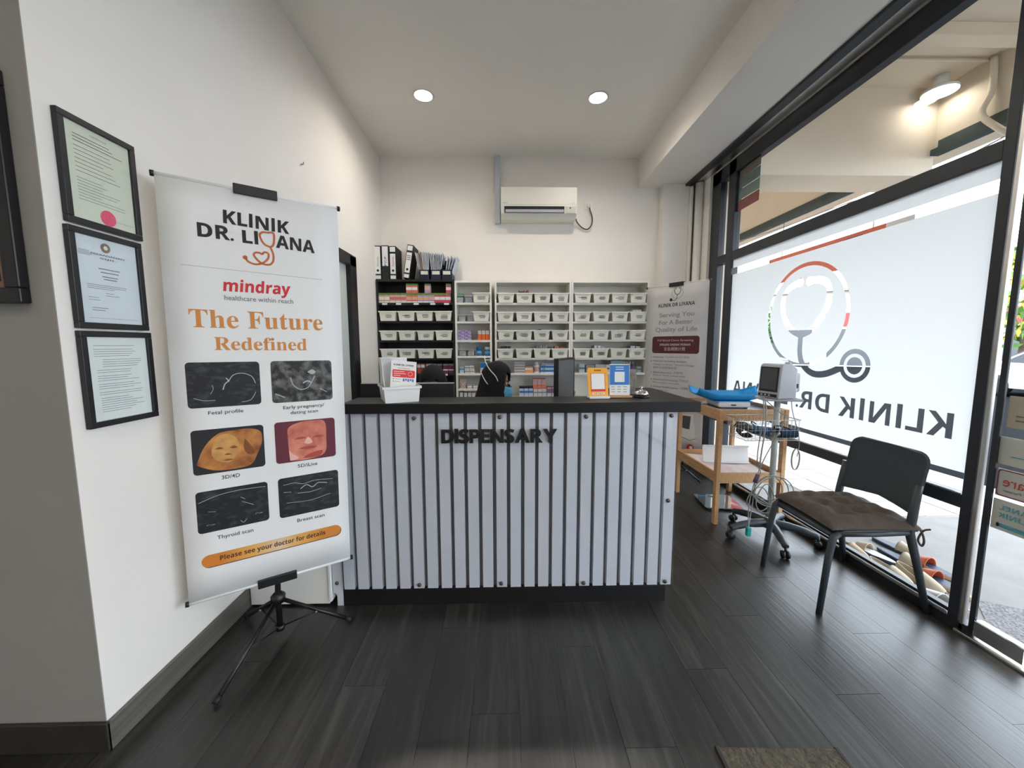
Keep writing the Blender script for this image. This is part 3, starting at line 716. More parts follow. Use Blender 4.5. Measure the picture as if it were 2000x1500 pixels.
def f(mb): q0, q1 = c2(567, 1020), c2(1045, 1047); line_text(mb, 'healthcare within reach', q0, q1, (c2(567, 985)[1]-q0[1]), offset=.006)
P_('lettering', M_inkgrey, f)
def f(mb):
    q0, q1 = c2(322, 1210), c2(1252, 1232); line_text(mb, serif('The Future'), q0, q1, c2(480, 1092)[1]-c2(480, 1218)[1], capref=.69)
    q0, q1 = c2(497, 1370), c2(1142, 1372); line_text(mb, serif('Redefined'), q0, q1, c2(497, 1278)[1]-c2(497, 1370)[1], capref=.69)
P_('lettering', M_inkorange, f, 'copper serif The Future Redefined lettering')
def scan_mat(name, kind):
    m = bpy.data.materials.new(name); m.use_nodes = True; nt = m.node_tree; b = nt.nodes['Principled BSDF']; b.inputs['Roughness'].default_value = .55
    tc = nt.nodes.new('ShaderNodeTexCoord'); n = nt.nodes.new('ShaderNodeTexNoise'); mp = nt.nodes.new('ShaderNodeMapping'); rp = nt.nodes.new('ShaderNodeValToRGB'); e = rp.color_ramp.elements
    nt.links.new(tc.outputs['Object'], mp.inputs[0]); nt.links.new(mp.outputs[0], n.inputs['Vector']); nt.links.new(n.outputs[0], rp.inputs[0]); nt.links.new(rp.outputs[0], b.inputs['Base Color'])
    n.inputs['Detail'].default_value = 6
    if kind == 'dark': n.inputs['Scale'].default_value = 26; mp.inputs['Scale'].default_value = (1, 1, 2.2); e[0].position = .5; e[0].color = (.006, .006, .008, 1); e[1].position = .9; e[1].color = (.07, .075, .085, 1)
    if kind == 'mid': n.inputs['Scale'].default_value = 30; e[0].position = .42; e[0].color = (.007, .007, .008, 1); e[1].position = .75; e[1].color = (.22, .21, .20, 1)
    if kind == 'amber': n.inputs['Scale'].default_value = 14; e[0].position = .3; e[0].color = (.20, .045, .008, 1); e[1].position = .7; e[1].color = (.70, .30, .07, 1)
    if kind == 'rose': n.inputs['Scale'].default_value = 12; e[0].position = .3; e[0].color = (.42, .06, .035, 1); e[1].position = .7; e[1].color = (.80, .32, .22, 1)
    MATS[name] = m; return m
S_dark, S_mid, S_amb, S_rose = [scan_mat('scan_'+k, k) for k in ('dark', 'mid', 'amber', 'rose')]
S_burg = mat('scan_burgundy', (.12, .012, .03), .55); S_grey = mat('scan_echo', (.42, .45, .47), .55); S_shadow = mat('scan_amber_dark', (.22, .065, .012), .55); S_hi = mat('scan_amber_light', (.66, .34, .10), .55, noise=.25, nscale=30); S_rosehi = mat('scan_rose_light', (.80, .46, .38), .55); S_rosedk = mat('scan_rose_dark', (.42, .06, .04), .55)
def quadrr(qs, r_=.016, n=5):                  # rounded picture inside four corner points, as a banner-plane rectangle
    a0 = (qs[0][0]+qs[3][0])/2; a1 = (qs[1][0]+qs[2][0])/2; b1 = (qs[0][1]+qs[1][1])/2; b0 = (qs[2][1]+qs[3][1])/2
    return a0, a1, b0, b1
pics = [([(90, 55), (528, 48), (542, 298), (112, 325)], S_dark, 'fetal profile scan picture in black and grey'), ([(593, 45), (952, 42), (958, 270), (607, 292)], S_mid, 'early pregnancy scan picture in grey'),
        ([(123, 455), (553, 418), (565, 660), (145, 720)], M_ink, 'amber scan picture of a face'), ([(615, 405), (970, 378), (978, 605), (630, 645)], S_burg, 'rose scan picture of a face on burgundy'),
        ([(150, 822), (577, 748), (588, 970), (175, 1068)], S_dark, 'dark thyroid scan picture'), ([(637, 735), (988, 683), (1000, 900), (650, 962)], S_dark, 'dark blue-grey breast scan picture')]
boxes = []
for qs, m_, lab in pics:
    a0, a1, b0, b1 = quadrr([c3(*q) for q in qs]); boxes.append((a0, a1, b0, b1))
    mb = MB(); put_poly(mb, lp1, rrect(a0, a1, b0, b1, .014)); o = mb.build('scan_picture', m_, t1); o['label'] = lab
    o['_i'] = len(boxes)-1
def sub(i): return [o for o in t1.children if o.get('_i') == i][0]
def sk(i, name, m_, polys=(), strokes=(), e=.0014):
    a0, a1, b0, b1 = boxes[i]; T_ = lambda p: (a0+(a1-a0)*p[0], b0+(b1-b0)*p[1])
    mbs = []
    for q in polys: put_poly(mbs, lp1, [T_(p) for p in q], e)
    for q, w in strokes: put_stroke(mbs, lp1, sm2([T_(p) for p in q], 6), w, e)
    for mb in mbs: mb.build(name, m_, sub(i))
rn = random.Random(4)
sk(0, 'echo_line', S_grey, strokes=[([(.55, .55), (.62, .70), (.75, .74), (.88, .66), (.93, .5)], .0028), ([(.93, .3), (.85, .12), (.72, .08)], .0022), ([(.47, .38), (.50, .50), (.55, .58), (.52, .64)], .004), ([(.08, .22), (.2, .16), (.36, .15)], .002), ([(.3, .3), (.34, .4), (.33, .5)], .0016)])
sk(1, 'echo_blob', S_grey, polys=[sm2([(.58, .72), (.66, .78), (.72, .72), (.66, .66), (.58, .72)], 4)], strokes=[([(.30, .60), (.34, .42), (.45, .30), (.58, .34), (.66, .5), (.70, .62)], .0035), ([(.5, .45), (.58, .5), (.64, .45)], .006), ([(.05, .22), (.2, .12)], .004), ([(.78, .3), (.9, .2)], .003)])
sk(2, 'face_shape', S_amb, polys=[sm2([(.05, .24), (.12, .50), (.22, .72), (.38, .90), (.58, .93), (.78, .94), (.95, .85), (.97, .60), (.90, .35), (.80, .10), (.60, .04), (.30, .06), (.10, .18), (.05, .24)], 5)])
sk(2, 'face_light', S_hi, polys=[sm2([(.26, .55), (.34, .82), (.50, .86), (.62, .70), (.62, .45), (.50, .22), (.34, .26), (.26, .40), (.26, .55)], 5)], e=.0018)
sk(2, 'face_feature', S_shadow, polys=[sm2([(.72, .72), (.80, .55), (.86, .36), (.76, .34), (.70, .5), (.72, .72)], 4), sm2([(.30, .54), (.36, .58), (.42, .54), (.36, .53), (.30, .54)], 4), sm2([(.50, .54), (.56, .58), (.61, .53), (.55, .52), (.50, .54)], 4), sm2([(.40, .27), (.47, .29), (.55, .27), (.47, .25), (.40, .27)], 4), sm2([(.42, .39), (.47, .42), (.53, .39), (.47, .38), (.42, .39)], 4)], e=.0022)
sk(3, 'face_shape', S_rose, polys=[sm2([(.22, .04), (.20, .60), (.22, .85), (.40, .96), (.62, .98), (.82, .92), (.84, .5), (.80, .12), (.5, .02), (.22, .04)], 5)])
sk(3, 'face_feature', S_rosedk, polys=[sm2([(.30, .56), (.42, .60), (.50, .56), (.40, .54), (.30, .56)], 4), sm2([(.60, .56), (.70, .60), (.80, .56), (.70, .54), (.60, .56)], 4), sm2([(.36, .31), (.52, .35), (.68, .31), (.52, .27), (.36, .31)], 4), sm2([(.42, .06), (.55, .16), (.76, .20), (.70, .06), (.42, .06)], 4)], e=.0018)
sk(3, 'face_light', S_rosehi, polys=[sm2([(.46, .44), (.53, .58), (.60, .44), (.53, .40), (.46, .44)], 4), sm2([(.22, .04), (.21, .3), (.25, .22), (.36, .08), (.22, .04)], 4)], e=.002)
sk(4, 'echo_line', S_grey, strokes=[([(.03, .74), (.3, .86), (.6, .90), (.97, .88)], .002), ([(.62, .60), (.70, .54), (.78, .47)], .002), ([(.60, .72), (.66, .66)], .002), ([(.58, .14), (.62, .08), (.67, .15)], .002), ([(.15, .5), (.25, .47)], .0015)])
mb = []; a0, a1, b0, b1 = boxes[4]; put_text(mb, lp1, 'RT Lobe', a0+.12*(a1-a0), b0+.16*(b1-b0), width=.028, cap=.006, e=.0016); put_text(mb, lp1, 'LT Lobe', a0+.80*(a1-a0), b0+.22*(b1-b0), width=.026, cap=.006, e=.0016); [m.build('caption', S_grey, sub(4)) for m in mb]
sk(5, 'echo_line', S_grey, strokes=[([(.08, .82), (.25, .84), (.4, .78), (.6, .82), (.9, .78)], .002), ([(.35, .66), (.45, .74), (.55, .66), (.65, .74), (.8, .70)], .0035), ([(.08, .64), (.2, .62)], .002), ([(.12, .36), (.5, .32), (.85, .40)], .0018), ([(.3, .56), (.5, .54), (.7, .58)], .002)])
for o in t1.children:
    if '_i' in o: del o['_i']
def cap_(mb, s, x0, y0, x1, y1, h): q0, q1 = c3(x0, y0), c3(x1, y1); m_ = (q0[1]+q1[1])/2; put_text(mb, lp1, s, q0[0], m_, width=q1[0]-q0[0], cap=h, offset=.008)
def f(mb):
    cap_(mb, 'Fetal profile', 230, 358, 437, 347, .0155); cap_(mb, 'Early pregnancy/', 670, 328, 910, 310, .0155); cap_(mb, 'dating scan', 713, 356, 873, 345, .0155)
    cap_(mb, '3D/4D', 310, 735, 417, 725, .0165); cap_(mb, '5D/iLive', 755, 668, 870, 655, .0165); cap_(mb, 'Thyroid scan', 283, 1088, 495, 1045, .0165); cap_(mb, 'Breast scan', 752, 986, 912, 957, .0165)
P_('caption', mat('ink_slate', (.05, .055, .08), .7), f, 'small captions under the scan pictures')
bq = [c3(190, 1165), c3(1000, 1005), c3(1005, 1078), c3(200, 1262)]; a0, a1 = c3(190, 1215)[0], c3(1006, 1040)[0]; bm_ = (c3(190, 1215)[1]+c3(1006, 1040)[1])/2; hh = .027
def f(mb): put_poly(mb, lp1, rrect(a0+.003, a1+.003, bm_-hh-.004, bm_+hh-.004, hh*.98), .0008)
P_('pill_shadow', mat('pill_edge', (.14, .06, .03), .6), f)
def pill_mat():
    m = bpy.data.materials.new('orange_pill'); m.use_nodes = True; nt = m.node_tree; b = nt.nodes['Principled BSDF']; b.inputs['Roughness'].default_value = .5
    tc = nt.nodes.new('ShaderNodeTexCoord'); sx = nt.nodes.new('ShaderNodeSeparateXYZ'); rp = nt.nodes.new('ShaderNodeValToRGB'); e = rp.color_ramp.elements
    nt.links.new(tc.outputs['Generated'], sx.inputs[0]); nt.links.new(sx.outputs[0], rp.inputs[0]); nt.links.new(rp.outputs[0], b.inputs['Base Color'])
    e[0].position = .12; e[0].color = (.62, .20, .025, 1); e[1].position = .85; e[1].color = (.62, .22, .03, 1)
    k = rp.color_ramp.elements.new(.34); k.color = (.75, .40, .09, 1); k = rp.color_ramp.elements.new(.52); k.color = (.76, .55, .36, 1); k = rp.color_ramp.elements.new(.66); k.color = (.75, .40, .09, 1)
    return m
def f(mb): put_poly(mb, lp1, rrect(a0, a1, bm_-hh, bm_+hh, hh*.98), .0013)
P_('pill', pill_mat(), f, 'orange gradient pill-shaped print')
def f(mb): q0, q1 = c3(300, 1208), c3(917, 1070); put_text(mb, lp1, sb('Please see your doctor for details'), q0[0], bm_-.008, width=q1[0]-q0[0], cap=.021, e=.002)
P_('lettering', mat('ink_brown', (.06, .02, .012), .6), f)

# second banner behind the counter
A2, B2 = Vector((1.553, 4.165, 0)), Vector((1.925, 3.605, 0))
B2w = (B2-A2).length; z2 = 2.003; B2h = 1.70
pl2 = Plane(((A2.x+B2.x)/2, (A2.y+B2.y)/2, z2-B2h), B2-A2, (0, 0, 1))
t2 = thing('tripod_banner', 'grey-white tripod banner reading Serving You For A Better Quality of Life behind the wooden trolley', 'banner', (1.76, 3.91, 0))
banner_stand(t2, pl2, B2w, B2h, (1.762, 3.913), [(1.985, 3.70, 0), (1.60, 3.70, 0), (1.78, 4.20, 0)], M_vinyl2, .22)
lp2 = LP(pl2, t2.location)
d5 = lambda x, y: pl2.uv(1260+x/6.25, 540+y/6.25)
def Q_(name, m_, fn, label=None):
    mbs = []; fn(mbs)
    for mb in mbs:
        o = mb.build(name, m_, t2)
        if label: o['label'] = label
def T2(mb, s, x0, y0, x1, y1, cap, **k):
    q0, q1 = d5(x0, y0), d5(x1, y1); put_text(mb, lp2, s, q0[0], (q0[1]+q1[1])/2, width=q1[0]-q0[0], cap=cap, **k)
def f(mb):
    a, b = d5(395, 195); n = 40
    o_, i_ = circ(a, b, .062, n), circ(a, b, .0595, n); _m(mb).add([lp2.at(*p) for p in o_]+[lp2.at(*p) for p in i_], [(k, (k+1) % n, (k+1) % n+n, k+n) for k in range(n)])
    put_stroke(mb, lp2, sm2([(a-.008, b+.043), (a-.024, b+.040), (a-.032, b+.02), (a-.02, b-.01), (a, b-.022)], 5), .006); put_stroke(mb, lp2, sm2([(a+.012, b+.043), (a+.030, b+.040), (a+.036, b+.02), (a+.022, b-.01), (a, b-.022)], 5), .006)
    put_stroke(mb, lp2, sm2([(a, b-.022), (a-.002, b-.05), (a-.018, b-.072), (a-.045, b-.075), (a-.065, b-.068)], 5), .0055); put_poly(mb, lp2, circ(a-.068, b-.066, .016, 16))
    T2(mb, sb('KLINIK DR LIYANA'), 165, 375, 608, 350, .036)
Q_('logo', M_ink, f, 'dark stethoscope logo and KLINIK DR LIYANA lettering')
def f(mb):
    T2(mb, 'Serving You', 175, 500, 600, 475, .044, offset=.02); T2(mb, 'For A Better', 170, 590, 582, 572, .044, offset=.02); T2(mb, 'Quality of Life', 125, 678, 635, 660, .044, offset=.02)
Q_('lettering', mat('ink_silver', (.30, .29, .30), .6), f, 'grey slogan lettering')
q0, q1 = d5(85, 940), d5(668, 725)
bb0, bb1 = d5(375, 940)[1], d5(375, 728)[1]
Q_('maroon_panel', mat('maroon_panel', (.10, .018, .022), .6), lambda mb: put_poly(mb, lp2, rrect(q0[0], q1[0], bb0, bb1, .028)))
def f(mb):
    T2(mb, 'Full Blood Count Screening', 155, 793, 590, 787, .021, e=.002); T2(mb, sb('KIRAAN DARAH PENUH'), 180, 848, 550, 840, .021, e=.002); T2(mb, '全血细胞计数', 228, 905, 490, 900, .03, e=.002)
Q_('lettering', mat('ink_cream', (.62, .55, .50), .6), f)
def f(mb):
    T2(mb, sb('Anaemia'), 97, 993, 225, 992, .017); T2(mb, 'Penyakit anemia 贫血', 240, 993, 540, 994, .017)
    T2(mb, sb('Infection including Dengue'), 97, 1040, 500, 1050, .017); T2(mb, 'Pelbagai jangkitan / demam Denggi', 97, 1080, 595, 1095, .017); T2(mb, '感染包括骨痛热症', 97, 1120, 385, 1130, .018)
    T2(mb, sb('Blood disorders'), 97, 1178, 325, 1186, .017); T2(mb, '血液疾病', 345, 1186, 460, 1190, .018); T2(mb, 'Kelainan darah / abnormaliti', 97, 1212, 490, 1226, .016)
    T2(mb, sb('Antenatal Screening'), 97, 1263, 395, 1280, .017); T2(mb, '产前检查', 410, 1285, 525, 1292, .018); T2(mb, 'Pemeriksaan antenatal', 97, 1298, 410, 1318, .016)
    T2(mb, sb('General health status'), 97, 1352, 400, 1372, .017); T2(mb, '一般健康', 415, 1375, 520, 1380, .018); T2(mb, 'Kesihatan am', 97, 1388, 275, 1398, .016)
    for y in (982, 1030, 1165, 1252, 1338): put_poly(mb, lp2, circ(*d5(76, y), .006, 10))
Q_('lettering', M_inkgrey, f, 'small trilingual list of screenings')
# printed analyser picture low on the sheet
e8 = lambda x, y: pl2.uv(1240+x/2.779, 520+y/2.779)
Q_('analyser_picture', mat('print_offwhite', (.78, .78, .78), .6), lambda mb: put_poly(mb, lp2, [e8(232, 800), e8(318, 806), e8(330, 940), e8(330, 955), e8(232, 920)]))
Q_('analyser_screen', M_screengrey, lambda mb: put_poly(mb, lp2, [e8(236, 806), e8(304, 815), e8(296, 886), e8(236, 872)], .0015)); Q_('analyser_shadow', M_inkgrey, lambda mb: put_stroke(mb, lp2, [e8(236, 918), e8(298, 945), e8(330, 936)], .006, .0015))
Q_('analyser_rotor', M_inkred, lambda mb: put_poly(mb, lp2, circ(*e8(300, 985), .036, 20), .0015)); Q_('analyser_rotor_core', mat('print_offwhite', (.78, .78, .78), .6), lambda mb: put_poly(mb, lp2, circ(*e8(304, 985), .017, 16), .002))

# ================================================================ FRAMED PAPERS
rnd = random.Random(11)
def wall_frame(y0, y1, z0, z1, label, m_paper, deco):
    t = thing('picture_frame', label, 'framed document', (XL, (y0+y1)/2, z0)); w = (y1-y0)/2; h = z1-z0; b = .02
    for n, a in (('frame_rail', (-w, w, 0, b)), ('frame_rail', (-w, w, h-b, h)), ('frame_stile', (-w, -w+b, b, h-b)), ('frame_stile', (w-b, w, b, h-b))):
        MB().box(.0005, .018, a[0], a[1], a[2], a[3]).build(n, M_black, t, .002)
    MB().box(.0005, .010, -w+b, w-b, b, h-b).build('paper', m_paper, t)
    pl = Plane((.0100, -w+b, b), (0, 1, 0), (0, 0, 1)); deco(t, pl, 2*(w-b), h-2*b)
    g = MB(); g.add([(.0130, -w+b, b), (.0130, w-b, b), (.0130, w-b, h-b), (.0130, -w+b, h-b)], [(0, 1, 2, 3)]); g.build('glazing', M_glass, t)
def d1(t, pl, W_, H_):
    m = MB()
    put_text(m, pl, 'CERTIFICATE', W_*.5, H_*.93, cap=.0045, width=W_*.25, align='c'); lines_block(m, pl, W_*.12, W_*.9, H_*.89, 3, .010, .0022, rnd); lines_block(m, pl, W_*.12, W_*.88, H_*.77, 7, .013, .0016, rnd); lines_block(m, pl, W_*.12, W_*.85, H_*.44, 8, .0095, .0014, rnd); put_quad(m, pl, W_*.62, W_*.95, H_*.075, H_*.078)
    m.build('print', M_inkgrey, t); s_ = MB(); put_poly(s_, pl, circ(W_*.54, H_*.09, .026, 32), .0015); s_.build('seal', M_inkpink, t)
def d2(t, pl, W_, H_):
    m = MB(); put_text(m, pl, 'PERBADANAN', W_*.5, H_*.80, cap=.006, width=W_*.55, align='c', offset=.02); put_text(m, pl, 'SIJIL', W_*.5, H_*.76, cap=.005, width=W_*.28, align='c', offset=.02)
    for b_, k in ((.64, .35), (.60, .3), (.55, .26), (.52, .22)): put_quad(m, pl, W_*(.5-k/2), W_*(.5+k/2), H_*b_, H_*b_+.0028)
    lines_block(m, pl, W_*.12, W_*.92, H_*.45, 3, .006, .0014, rnd); lines_block(m, pl, W_*.40, W_*.7, H_*.36, 2, .008, .0014, rnd); lines_block(m, pl, W_*.12, W_*.45, H_*.30, 2, .008, .0014, rnd); lines_block(m, pl, W_*.16, W_*.6, H_*.18, 2, .008, .0018, rnd); lines_block(m, pl, W_*.04, W_*.28, H_*.83, 4, .0045, .0012, rnd)
    put_quad(m, pl, W_*.10, W_*.92, H_*.055, H_*.058); m.build('print', M_inkgrey, t)
    s_ = MB(); put_poly(s_, pl, circ(W_*.47, H_*.90, .016, 24), .0015); s_.build('crest', mat('crest_brown', (.22, .15, .11), .6), t); s_ = MB(); put_poly(s_, pl, circ(W_*.47, H_*.90, .007, 16), .002); s_.build('crest_centre', M_papercream, t)
def d3(t, pl, W_, H_):
    m = MB(); y = H_*.90
    for n, i in ((1, .10), (4, .10), (4, .22), (2, .12), (3, .12), (3, .12), (2, .12), (7, .14)):
        for k in range(n): put_quad(m, pl, W_*i, W_*rnd.uniform(.6, .88), y-.0014, y); y -= .0078
        y -= .0045
    m.build('print', M_inkgrey, t)
wall_frame(1.275, 1.526, 1.793, 2.133, 'black framed cream certificate with a round pink seal, topmost of the three', M_papercream, d1)
wall_frame(1.270, 1.516, 1.458, 1.783, 'black framed white certificate with a brown crest, middle of the three', mat('paper_cool', (.70, .73, .79), .7), d2)
wall_frame(1.270, 1.521, 1.124, 1.450, 'black framed typed page, lowest of the three frames', M_paper, d3)
t = thing('picture_frame', 'large black framed brown picture on the shaded grey wall', 'picture', (-1.78, YCOR-.003, 1.53))
M_sep = mat('sepia_print', (.30, .17, .11), .6, noise=.25, nscale=6)
for n, a in (('frame_rail', (-.33, .33, 0, .045)), ('frame_rail', (-.33, .33, .62, .665)), ('frame_stile', (-.33, -.285, .045, .62)), ('frame_stile', (.285, .33, .045, .62))): MB().box(a[0], a[1], -.03, -.0005, a[2], a[3]).build(n, M_black, t, .004)
MB().box(-.285, .285, -.014, -.0005, .045, .62).build('picture', M_sep, t)
MB().box(.20, .262, -.0155, -.014, .065, .125).build('inset_photo', M_ink, t); m = MB(); m.lathe([(0, .0), (.022, .0), (.0, .003)], 14, Matrix.Translation((.225, -.0165, .09)) @ Matrix.Rotation(R(90), 4, 'X')); m.build('inset_face', mat('sepia_face', (.45, .24, .13), .6), t)
m = MB()
for k in range(9): m.add([(.235+.03*math.cos(k*2.2)*random.random()+q[0], -.0150, .20+.02*math.sin(k*2.1)+q[1]) for q in ((-.02, 0), (0, -.012), (.02, 0), (0, .012))], [(0, 1, 2, 3)])
m.build('dark_sprig', mat('sepia_dark', (.05, .05, .03), .6), t)
# ================================================================ COUNTER
CX0, CX1, CY = -.87, .902, 1.924
ct = thing('dispensary_counter', 'black reception counter faced with vertical white slats reading DISPENSARY', 'counter', (0, CY, 0))
MB().box(CX0, .885, .035, .20, .10, 1.054).build('body', M_gap, ct)
MB().box(.70, .885, .20, .62, .10, 1.054).build('return_body', M_white, ct)
MB().box(CX0, .878, .025, .19, 0, .10).build('kick_plate', M_black, ct)
MB().box(CX0, .70, .205, .62, .70, .73).build('inner_desk', M_white, ct); MB().box(CX0, CX0+.02, .205, .6, 0, .70).build('desk_side', M_white, ct); MB().box(.68, .70, .205, .6, 0, .70).build('desk_side', M_white, ct)
n = 24; pitch = (CX1-CX0)/n
sm = MB().box(0, pitch*.745, .006, .035, .105, 1.052).mesh('slat'); sm.materials.append(M_slat)
for k in range(n):
    o = bpy.data.objects.new('slat', sm); col.objects.link(o); o.parent = ct; o.location = (CX0+k*pitch+pitch*.2, random.uniform(0, .0015), 0)
MB().box(CX0, CX1+.002, .002, .005, .10, 1.050).build('acrylic_cover', M_acrylic, ct)
Mx = Matrix.Rotation(R(90), 4, 'X')
for px, py in ((808, 817), (976, 815), (1145, 814), (1312, 812), (819, 1143), (979, 1140), (1140, 1139), (1299, 1136), (1305, 978)):
    p = U(px, py, 'y', CY); MB().lathe([(.004, -.002), (.0105, -.002), (.0105, .004), (.008, .007), (0, .007)], 14, Matrix.Translation((p.x, .002, p.z)) @ Mx).build('screw_cap', mat('dark_bronze', (.10, .09, .085), .35, metal=.7), ct)
# raised letters
x0, x1, zb_, zt_ = U(862, 866, 'y', 1.915).x, U(1088, 838, 'y', 1.915).x, U(975, 865, 'y', 1.915).z, U(975, 838.5, 'y', 1.915).z
word = 'DISPENSARY'; gl = [text_geo(sb(c), .012) for c in word]; ws = [max(v.x for v in g[0])-min(v.x for v in g[0]) for g in gl]
gap = .025; tot = sum(ws)+gap*(len(ws)-1); sc = (x1-x0)/tot; cx = x0; zs = (zt_-zb_)/.745
for g, w in zip(gl, ws):
    mn = min(v.x for v in g[0]); mb = MB(); nV = len(g[0])
    fr_ = [(cx+(v.x-mn)*sc, -.012, zb_+v.y*zs+.001) for v in g[0]]; bk = [(x_, .002, z_) for x_, y_, z_ in fr_]
    from collections import Counter
    ed = Counter(); dirn = {}
    for f_ in g[1]:
        for i in range(len(f_)):
            a, b = f_[i], f_[(i+1) % len(f_)]; ed[frozenset((a, b))] += 1; dirn[frozenset((a, b))] = (a, b)
    fs = [tuple(f_) for f_ in g[1]]+[tuple(i+nV for i in f_[::-1]) for f_ in g[1]]+[(dirn[e][1], dirn[e][0], dirn[e][0]+nV, dirn[e][1]+nV) for e, c in ed.items() if c == 1]
    mb.add(fr_+bk, fs); mb.build('letter', M_black, ct); cx += (w+gap)*sc
# continuous worktop with its return
wt = MB(); zt0, zt1 = 1.056, 1.108; poly = [(-.82, 1.904), (1.005, 1.904), (1.0, 2.56), (.70, 2.56), (.70, 2.145), (-.82, 2.145)]
nn = len(poly); wt.add([(x_, y_, zt0) for x_, y_ in poly]+[(x_, y_, zt1) for x_, y_ in poly], [tuple(range(nn))[::-1], tuple(range(nn, 2*nn))]+[(i, (i+1) % nn, (i+1) % nn+nn, i+nn) for i in range(nn)])
tag(wt.build('worktop', M_blacklam, bevel=.003), 'black laminate worktop along the slatted counter', 'worktop')
# low white gate between counter and wall
g = thing('side_cabinet', 'low white cabinet panel between the left wall and the slatted counter', 'cabinet', (-1.15, 1.95, 0))
MB().box(-.215, .205, .0, .30, .012, .92).build('body', M_white, g, .003)
MB().box(.205, .222, -.012, .30, .03, .92).build('edge_panel', M_whitebright, g, .004)
pz = MB().prism([(.226, .92), (.226, .075), (.240, .07), (.246, .055), (.246, 0), (.279, 0), (.279, .92)], .0, .022); pz.build('end_slat', M_slat, g)
MB().lathe([(.004, -.002), (.0105, -.002), (.0105, .004), (0, .007)], 14, Matrix.Translation((.248, -.0005, .13)) @ Mx).build('screw_cap', MATS['dark_bronze'], g)
MB().box(-.2, .18, .02, .28, 0, .012).build('plinth', M_black, g)

# ---- on the worktop
ZW = 1.108
lb = thing('leaflet_box', 'white plastic box of red-banded clinic leaflets on the worktop', 'box', (-.560, 2.035, ZW), R(24))
def tapered_bin(mb, w0, w1, d0, d1, h, th=.003, rim=.008, y0=0):
    # open bin: outer and inner walls, rim; base centred on x, front at -y
    o0 = [(-w0/2, -d0/2, 0), (w0/2, -d0/2, 0), (w0/2, d0/2, 0), (-w0/2, d0/2, 0)]; o1 = [(-w1/2, -d1/2, h), (w1/2, -d1/2, h), (w1/2, d1/2, h), (-w1/2, d1/2, h)]
    i1 = [(x_*(1-2*th/w1), y_*(1-2*th/d1), h) for x_, y_, _ in o1]; i0 = [(x_*(1-2*th/w0), y_*(1-2*th/d0), th) for x_, y_, _ in o0]
    mb.add(o0+o1+i1+i0, [(3, 2, 1, 0)]+[(i, (i+1) % 4, (i+1) % 4+4, i+4) for i in range(4)]+[(i+4, (i+1) % 4+4, (i+1) % 4+8, i+8) for i in range(4)]+[(i+8, (i+1) % 4+8, (i+1) % 4+12, i+12) for i in range(4)]+[(12, 13, 14, 15)])
    if rim:
        r0 = [(x_+math.copysign(rim, x_), y_+math.copysign(rim, y_)) for x_, y_, _ in o1]
        mb.add([(a, b, h-.012) for a, b in r0]+[(a, b, h) for a, b in r0]+[(x_, y_, h) for x_, y_, _ in i1]+[(x_, y_, h-.012) for x_, y_, _ in o1], [(i, (i+1) % 4, (i+1) % 4+4, i+4) for i in range(4)]+[(i+4, (i+1) % 4+4, (i+1) % 4+8, i+8) for i in range(4)]+[(i, i+12, (i+1) % 4+12, (i+1) % 4) for i in range(4)])
m = MB(); tapered_bin(m, .165, .182, .20, .215, .083, .003, .006); m.build('bin', M_whitebright, lb)
m = MB(); m.add([(-.078, -.07, .02), (-.078, .085, .02), (-.088, .10, .225), (-.088, -.02, .225), (-.075, -.07, .02), (-.075, .085, .02), (-.085, .10, .225), (-.085, -.02, .225)], [(0, 1, 2, 3), (7, 6, 5, 4), (0, 3, 7, 4), (3, 2, 6, 7), (2, 1, 5, 6)])
m.build('inner_side', M_whitebright, lb); MB().box(-.085, .060, .086, .09, .02, .225).build('inner_back', M_whitebright, lb); MB().box(-.088, -.02, .02, .09, .2235, .2265).build('inner_flap', M_whitebright, lb)
rl = Matrix.Translation((.012, -.045, .030)) @ Matrix.Rotation(R(-22), 4, 'X') @ Matrix.Rotation(R(7), 4, 'Y')
for k in range(4):
    mk = rl @ Matrix.Translation((0, .006*k, .0)); MB().box(-.066, .066, 0, .001, .0, .192-.003*k, mk).build('leaflet', M_paper, lb)
plL = Plane(rl @ Vector((-.066, 0, 0)), rl.to_3x3() @ Vector((1, 0, 0)), rl.to_3x3() @ Vector((0, 0, 1)))
m = MB(); put_text(m, plL, sb('KLINIK DR. LIYANA'), .012, .163, width=.105, cap=.010); m.build('lettering', M_ink, lb)
m = MB(); put_text(m, plL, 'Panel Perubatan Anda', .035, .147, width=.06, cap=.006); m.build('lettering', M_ink, lb)
m = MB(); put_poly(m, plL, rrect(.008, .124, .098, .140, .006)); m.build('red_band', mat('leaflet_red', (.72, .03, .03), .5), lb)
m = MB(); [put_quad(m, plL, .014, .014+w, .128-i*.011, .131-i*.011, .002) for i, w in enumerate((.055, .062, .035))]; n_ = 20; a_, b_ = circ(.100, .120, .012, n_), circ(.100, .120, .0105, n_); m.add([plL.at(*p, .002) for p in a_+b_], [(k, (k+1) % n_, (k+1) % n_+n_, k+n_) for k in range(n_)]); m.build('white_print', M_paper, lb)
m = MB(); [put_poly(m, plL, circ(.014, .088-.014*i, .003, 10)) for i in range(2)]; [put_quad(m, plL, .022, .05, .087-.014*i, .0885-.014*i) for i in range(2)]; m.build('print', M_inkgrey, lb)
m = MB(); [put_quad(m, plL, .062+.012*i, .071+.012*i, .076+.005*(i % 2), .092) for i in range(5)]; m.build('pack_picture', mat('leaflet_blue', (.15, .18, .50), .5), lb)

